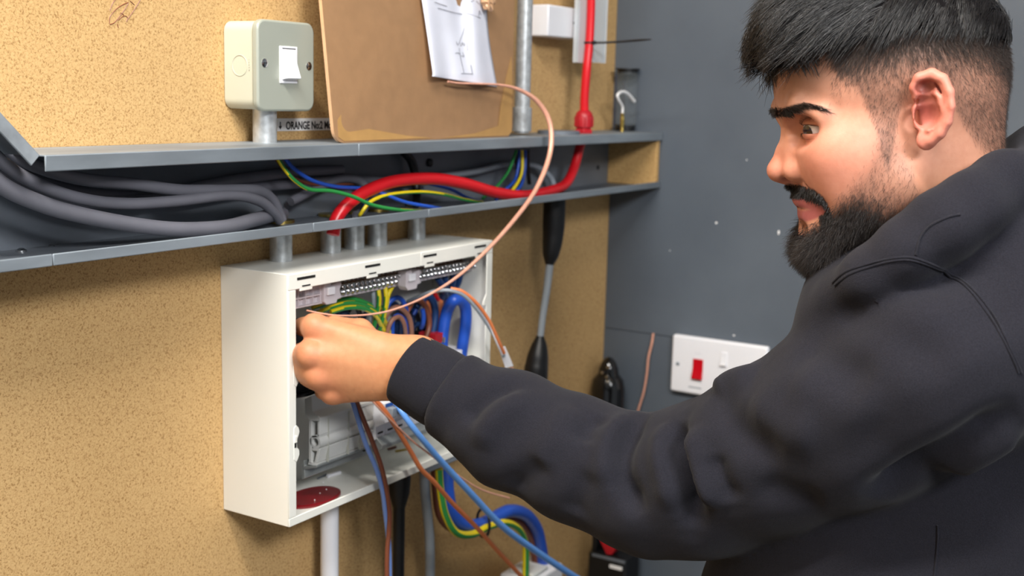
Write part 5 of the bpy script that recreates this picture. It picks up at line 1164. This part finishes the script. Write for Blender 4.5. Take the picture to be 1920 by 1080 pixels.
FOLD = [  # traced crease / ridge, depth (mm, negative = crease), width (mm)
    ([(1283, 786), (1268, 815), (1270, 850), (1283, 900), (1296, 950), (1300, 1000)], -17, 6.5),
    ([(1250, 790), (1240, 840), (1250, 900), (1270, 960)], 7, 9),
    ([(1300, 800), (1305, 850), (1325, 910), (1345, 960)], 8, 9),
    ([(1335, 850), (1350, 900), (1375, 945)], -6, 7),
    ([(1215, 772), (1185, 800), (1166, 845), (1166, 890), (1185, 935), (1210, 970)], -13, 6.5),
    ([(1190, 778), (1150, 815), (1135, 860), (1140, 910)], 6, 9),
    ([(1130, 778), (1105, 800), (1090, 835)], -6, 7),
    ([(1090, 765), (1050, 790), (1020, 840), (1010, 890)], 4, 10),
    ([(985, 722), (930, 735), (890, 765), (872, 800)], -7, 7),
    ([(1000, 740), (950, 760), (915, 800), (905, 850)], 5, 9),
    ([(1020, 860), (990, 890), (960, 920)], -5, 8),
    ([(1110, 880), (1085, 930), (1075, 970)], -5, 8),
    ([(1345, 735), (1375, 790), (1420, 830), (1480, 860)], -6, 10),
    ([(1340, 740), (1370, 715), (1420, 700)], 7, 10),
    ([(1400, 760), (1470, 800), (1540, 820)], 5, 12),
    ([(1920, 760), (1840, 810), (1760, 860), (1690, 905), (1640, 940)], -11, 10),
    ([(1920, 800), (1840, 850), (1770, 890)], 7, 12),
    ([(1560, 600), (1640, 610), (1720, 650), (1790, 720)], -4, 12),
    ([(1500, 640), (1560, 680), (1640, 720)], -4, 12),
    ([(1480, 720), (1560, 740), (1650, 800)], 4, 14),
    ([(1600, 920), (1700, 900), (1800, 880)], -4, 10),
    ([(1420, 900), (1480, 930), (1550, 940)], -4, 10),
]
disp = np.zeros(len(OV)); rng = np.random.RandomState(4)
for pts, amp, sg in FOLD:
    S3 = spline([on_cloth(*q) for q in pts], n=4); sg_ = sg/1000; lo3, hi3 = S3.min(0)-4*sg_, S3.max(0)+4*sg_
    c_ = np.where(np.all((OV > lo3) & (OV < hi3), axis=1))[0]
    best = np.full(len(c_), 1e9); par = np.zeros(len(c_)); nS = len(S3)
    for i in range(nS-1):
        a, b = S3[i], S3[i+1]; dv = b-a; t_ = np.clip((OV[c_]-a)@dv/(dv@dv+1e-12), 0, 1); q = np.linalg.norm(OV[c_]-a-t_[:, None]*dv, axis=1)
        u_ = q < best; best[u_] = q[u_]; par[u_] = (i+t_[u_])/(nS-1)
    taper = np.clip(np.sin(math.pi*np.clip(par, 0.02, 0.98))*1.6, 0, 1)
    disp[c_] += 1.3*amp/1000*np.exp(-best**2/(2*sg_**2))*taper
OV = OV+ON*disp[:, None]
OV = OV+ON*(0.0016*np.sin(OV@np.array([60, 25, 80.]))*np.sin(OV@np.array([-30, 55, 40.])+1))[:, None]
OV = relax(OV, OQ, 1, .4)
_ou, _ov, _ot = project(OV)
ON2 = vnormals(OV, OQ)
if np.mean(np.einsum('ij,ij->i', ON2, OV-OV.mean(0))) < 0: ON2 = -ON2
hoodie = raw_mesh('hoodie', OV, OQ, 'fabric', person); hoodie['label'] = 'dark charcoal hooded sweatshirt'
def seam(pts, r=.0009, off=0.0):
    S3 = spline([on_cloth(*q, off=.0002) for q in pts], n=7)
    for i in range(len(S3)):
        near_ = np.argsort(((OV-S3[i])**2).sum(1))[:4]; V_ = OV[near_].mean(0); N_ = ON2[near_].mean(0); N_ /= np.linalg.norm(N_)
        S3[i] = S3[i]+N_*((V_-S3[i])@N_+.0004)
    mb = MB(); mb.tube(S3, r, n=6); mb.build('seam', 'fabric', hoodie, smooth=60)
for dx in (0, 5):
    seam([(1562+dx, 530+dx), (1610+dx, 500+dx), (1690, 482+dx), (1740, 492+dx), (1790, 518+dx), (1840-dx, 560+dx), (1868-dx, 600+dx), (1895-dx, 655), (1915-dx, 700)])
seam([(1717, 478), (1724, 450), (1742, 425), (1775, 408), (1800, 402)])
seam([(1758, 985), (1758, 1010), (1756, 1040), (1752, 1080)])
# ribbed cuff, a hollow band round the wrist
cs_ = np.array([SP[0], SP[0]*.66+SP[1]*.34, SP[0]*.33+SP[1]*.67, SP[1]]); NR = 72; Vc = []; Fc = []
ca = np.cross(cax, [0, 0, 1.0]); ca /= np.linalg.norm(ca); cb_ = np.cross(cax, ca)
prof_c = [(0.002, SRAD[0]-.0045), (0.0, SRAD[0]-.0022), (0.0006, SRAD[0]-.0006), (0.003, SRAD[0])]
rows = [(.020, SRAD[0]-.0055, 0), (.004, SRAD[0]-.005, 0), (.0006, SRAD[0]-.0036, 0), (0.0, SRAD[0]-.002, 0), (.0008, SRAD[0]-.0006, .3), (.003, SRAD[0]+.0002, 1), (.012, SRAD[0]+.0010, 1), (.022, SRAD[0]+.0016, 1), (.032, SRAD[0]+.0024, 1), (.042, SRAD[0]+.0026, 1), (.050, SRAD[0]+.0022, .5), (.056, SRAD[0]+.0006, 0), (.060, SRAD[0]-.003, 0)]
for s_, r_, rb_ in rows:
    c_ = SP[0]-cax*s_
    for j in range(NR):
        a_ = 2*math.pi*j/NR; rr_ = r_+rb_*(.00035*math.cos(a_*36)); Vc.append(c_+rr_*(math.cos(a_)*ca+math.sin(a_)*cb_))
for i in range(len(rows)-1):
    for j in range(NR): Fc.append((i*NR+j, i*NR+(j+1) % NR, (i+1)*NR+(j+1) % NR, (i+1)*NR+j))
raw_mesh('cuff', np.array(Vc), np.array(Fc), 'fabric', hoodie)
# trousers and shoes, below the photograph's edge
hip = T1*1.0; hip[2] = 0.98
def legs_sdf(P):
    d = cone(P, hip+sideB*.03+np.array([0, 0, .02]), hip-sideB*.05+np.array([0, 0, .02]), .12, .12)
    for sg in (1, -1):
        a_ = hip+sideB*.085*sg; k_ = a_+np.array([0, 0.02, -.46]); f_ = a_+np.array([0, 0, -.90])
        d = smin(d, chain(P, [a_, k_, f_], [.092, .068, .055], .02), .03)
    return d
LV, LQ = mesh_sdf(legs_sdf, hip-np.array([.26, .26, .92]), hip+np.array([.26, .26, .26]), .010)
raw_mesh('trousers', relax(LV, LQ, 2, .5), LQ, 'fabric_dark', person)
for sg in (1, -1):
    f_ = hip+sideB*.085*sg; f_[2] = 0.05; fwd_ = hA-np.array([0, 0, hA[2]]); fwd_ /= np.linalg.norm(fwd_)
    SV, SQ = mesh_sdf(lambda P: np.maximum(smin(cone(P, f_-fwd_*.04+np.array([0, 0, .02]), f_+fwd_*.15, .052, .042), cone(P, f_, f_+np.array([0, 0, .08]), .055, .056), .02), 0.004-P[:, 2]), f_-np.array([.25, .25, .055]), f_+np.array([.25, .25, .16]), .007)
    raw_mesh('shoe', relax(SV, SQ, 1, .5), SQ, 'black', person)
# ---- hair
def pick(wt, n, seed):
    rng = np.random.RandomState(seed); w_ = wt/wt.sum(); return rng.choice(len(wt), n, p=w_, replace=True), rng
def jitter(idx, rng, s=1.0): return HV[idx]+rng.normal(0, s, (len(idx), 3))*(1-np.abs(HN[idx]))
topw = sstep(topline(pu)-pv, -6, 8)*(ed > 3)*sstep(105-pu*0-pv*0, 0, 1)
front_ok = sstep(pu, 1462, 1475)
# soft cap that gives the top its volume
def cap_sdf(P):
    Q = mir(P)
    d = ell(Q, hp(1664, 92, 0), (90, 76, 74))
    d = smin(d, ell(Q, hp(1520, 60, 0), (44, 62, 40)), 26)
    d = smin(d, ell(Q, hp(1472, 92, 0), (24, 54, 24)), 16)
    d = smin(d, ell(Q, hp(1765, 125, 0), (48, 58, 52)), 20)
    d = np.maximum(d, -head_sdf(P, False)+(-1.0))
    u_, v_ = prof(Q)
    cut = (v_-np.interp(u_, [1380, 1440, 1480, 1520, 1560, 1640, 1720, 1800, 1850, 1900, 1960], [128, 138, 122, 104, 96, 78, 66, 66, 70, 90, 110]))*KX
    d = -smin(-d, -cut*0.8, 8)
    return d
CV, CQ = mesh_sdf(cap_sdf, np.array([-150., -95, -20]), np.array([150., 95, 150]), 2.4)
CN = vnormals(CV, CQ)
if np.mean(np.einsum('ij,ij->i', CN, CV-CV.mean(0))) < 0: CQ = CQ[:, ::-1]; CN = -CN
rg = np.random.RandomState(3)
clump = np.sin(CV[:, 1]*0.42+0.05*CV[:, 0]+1.4*np.sin(CV[:, 0]*0.06))+0.6*np.sin(CV[:, 1]*0.9+0.1*CV[:, 0])
CV2 = CV+CN*(clump*0.7)[:, None]
raw_mesh('hair', h2w(CV2-CN*1.5), CQ, 'hair_base', person)
# long strands swept forward over the cap
wt = sstep(CN[:, 2]+0.25*CN[:, 0]+0.5*np.abs(CN[:, 1]), 0.05, 0.5)+0.02
idx, rng = pick(wt, 18000, 11)
u_, v_ = prof(mir(CV[idx]))
fw = sstep(1760-u_, 0, 220)
side = np.sign(CV[idx][:, 1])*np.clip(np.abs(CV[idx][:, 1])/70, 0, 1)
dirs = np.stack([0.35+0.75*fw, 0.22*side+rng.normal(0, .22, len(idx)), -0.12-0.30*np.abs(side)*1.0+rng.normal(0, .12, len(idx))], 1)
dirs = dirs-CN[idx]*(np.einsum('ij,ij->i', dirs, CN[idx]))[:, None]+CN[idx]*rng.uniform(0.0, 0.10, len(idx))[:, None]
# strands share the direction of the lock they belong to
sd = rng.choice(len(idx), 260, replace=False); RC = CV[idx]; own = np.zeros(len(idx), int)
for q in range(0, len(idx), 3000): own[q:q+3000] = np.argmin(((RC[q:q+3000, None]-RC[sd][None])**2).sum(2), 1)
sdir = dirs[sd]+np.stack([np.zeros(260), rng.normal(0, .28, 260), rng.normal(0, .10, 260)], 1)
dirs = sdir[own]*0.85+dirs*0.25+(RC[sd][own]-RC)*0.012
dirs = dirs-CN[idx]*np.einsum('ij,ij->i', dirs, CN[idx])[:, None]; dirs /= np.linalg.norm(dirs, axis=1)[:, None]
dirs = dirs+CN[idx]*(rng.uniform(0.0, 0.10, len(idx))+rng.uniform(0, .14, 260)[own])[:, None]
ln = (16+30*fw)*rng.uniform(0.6, 1.15, len(idx))*(1-0.50*sstep(CV[idx][:, 0], 62, 100))
def fall(P, i): g = np.zeros_like(P[:1]); g[:, 2] = -0.12; g[:, 0] = 0.02; return g@HM
strands('hair_top_strands', h2w(CV[idx]-CN[idx]*1.0), dirs@HM, ln/1000, rng.uniform(.00018, .00036, len(idx)), 'hair', person, seg=6, curl=0.05, grav=fall)
# fringe locks
N_ = 1700; rng = np.random.RandomState(5)
bb = rng.uniform(-52, 56, N_); aa0 = hp(1478, 95, 0)
root = np.stack([aa0[0]+rng.uniform(-4, 16, N_)-0.006*bb**2, bb, aa0[2]+rng.uniform(-6, 14, N_)-0.004*bb**2], 1)
lock = np.round(bb/9)*9
dirs = np.stack([0.42+0.1*rng.normal(0, 1, N_)-0.012*np.abs(bb), (lock-bb)*0.03+0.15*np.sign(bb)*np.abs(bb)/50+rng.normal(0, .06, N_), -0.75+rng.normal(0, .12, N_)], 1)
def fall2(P, i): return (np.array([[-0.10, 0, -0.14]]))@HM
strands('fringe', h2w(root), dirs@HM, (26+rng.uniform(-7, 6, N_)-0.36*np.clip(bb, 0, 60))/1000, np.full(N_, .0003), 'hair', person, seg=6, curl=0.03, grav=fall2)
# faded sides
fade = dens*(pv < 340)*(HN[:, 1]*0+1)*sstep(pu, 1548, 1585)*(np.abs(HV[:, 1]) > 20)
idx, rng = pick(fade**1.2, 75000, 21)
u_, v_ = prof(mir(HV[idx])); hi_l = sstep(topline(u_)+90-v_, 0, 120)
dirs = HN[idx]*0.30+np.stack([0.25-0.5*sstep(u_, 1660, 1720), np.zeros(len(idx)), -0.9*np.ones(len(idx))], 1)*0.8+rng.normal(0, .18, (len(idx), 3))
strands('faded_side_hair', h2w(jitter(idx, rng, .7)), dirs@HM, (3.4+5.0*hi_l)*rng.uniform(.6, 1.2, len(idx))/1000, np.full(len(idx), .000055)+.00009*hi_l, 'stubble', person, seg=2, curl=.05)
# beard: stubble towards the ear, long and curly on the chin
bl_w = beardw*(0.28+sstep(pv, 320, 450)*sstep(1690-pu, -30, 90)*1.5)*sstep(HN[:, 2]*0+1, 0, 1)
idx, rng = pick(np.maximum(bl_w, 0)**1.2+0, 48000, 31)
u_, v_ = prof(mir(HV[idx])); lowb = sstep(v_, 385, 480)*sstep(1620-u_, -40, 70)
dirs = HN[idx]*(0.28+0.3*lowb[:, None])+np.stack([0.25+0.25*lowb, 0*lowb, -0.9+0*lowb], 1)*0.8+rng.normal(0, .25, (len(idx), 3))
def fall3(P, i): return np.array([[0.04, 0, -0.16]])@HM
strands('beard', h2w(jitter(idx, rng, .7)), dirs@HM, (3.2+2.5*sstep(v_, 280, 420)+11*lowb)*rng.uniform(.6, 1.15, len(idx))/1000, .000055+.00010*sstep(v_, 350, 450)*sstep(1690-u_, -20, 80), 'beard', person, seg=4, curl=.22, grav=fall3)
idx, rng = pick(must**2, 3000, 41)
dirs = HN[idx]*0.5+np.stack([0.2*np.ones(len(idx)), 0.5*np.sign(HV[idx][:, 1])*np.clip(np.abs(HV[idx][:, 1])/20, 0, 1), -0.9*np.ones(len(idx))], 1)+rng.normal(0, .15, (len(idx), 3))
strands('moustache', h2w(jitter(idx, rng, .5)), dirs@HM, rng.uniform(2.4, 4.8, len(idx))/1000, np.full(len(idx), .00018), 'hair', person, seg=3, curl=.08, grav=fall3)
idx, rng = pick(brw**1.5, 1500, 51)
tg = np.stack([-0.75*np.ones(len(idx)), 0.55*np.sign(HV[idx][:, 1]), 0.28-0.012*np.abs(HV[idx][:, 1])], 1); tg = tg-HN[idx]*np.einsum('ij,ij->i', tg, HN[idx])[:, None]; tg /= np.linalg.norm(tg, axis=1)[:, None]
dirs = HN[idx]*0.35+tg+rng.normal(0, .15, (len(idx), 3))
strands('eyebrows', h2w(jitter(idx, rng, .4)), dirs@HM, rng.uniform(3.5, 7, len(idx))/1000, np.full(len(idx), .00013), 'hair', person, seg=2)
# lashes, one set for each eye
for sgn in (1, -1):
    RT = []; DR = []
    for t in np.linspace(0.05, 0.95, 46):
        for up_ in (1, 0):
            p_ = hp(1500+44*t, (236-5*math.sin(math.pi*t)) if up_ else (250+1*math.sin(math.pi*t)), 22+20*t)*np.array([1, sgn, 1])
            c = EYE*np.array([1, sgn, 1]); v = p_-c; v = v/np.linalg.norm(v)*13.2
            RT.append(c+v); DR.append(v/13.3*0.8+np.array([0.35, 0.1*sgn, 0.30 if up_ else -0.35]))
    RT = np.array(RT); DR = np.array(DR); LL = np.tile([.0042, .0022], 46)
    strands('eyelashes', h2w(RT), DR@HM, LL, np.full(len(RT), .00009), 'hair', person, seg=3, grav=(np.array([[0, 0, .10]])@HM))
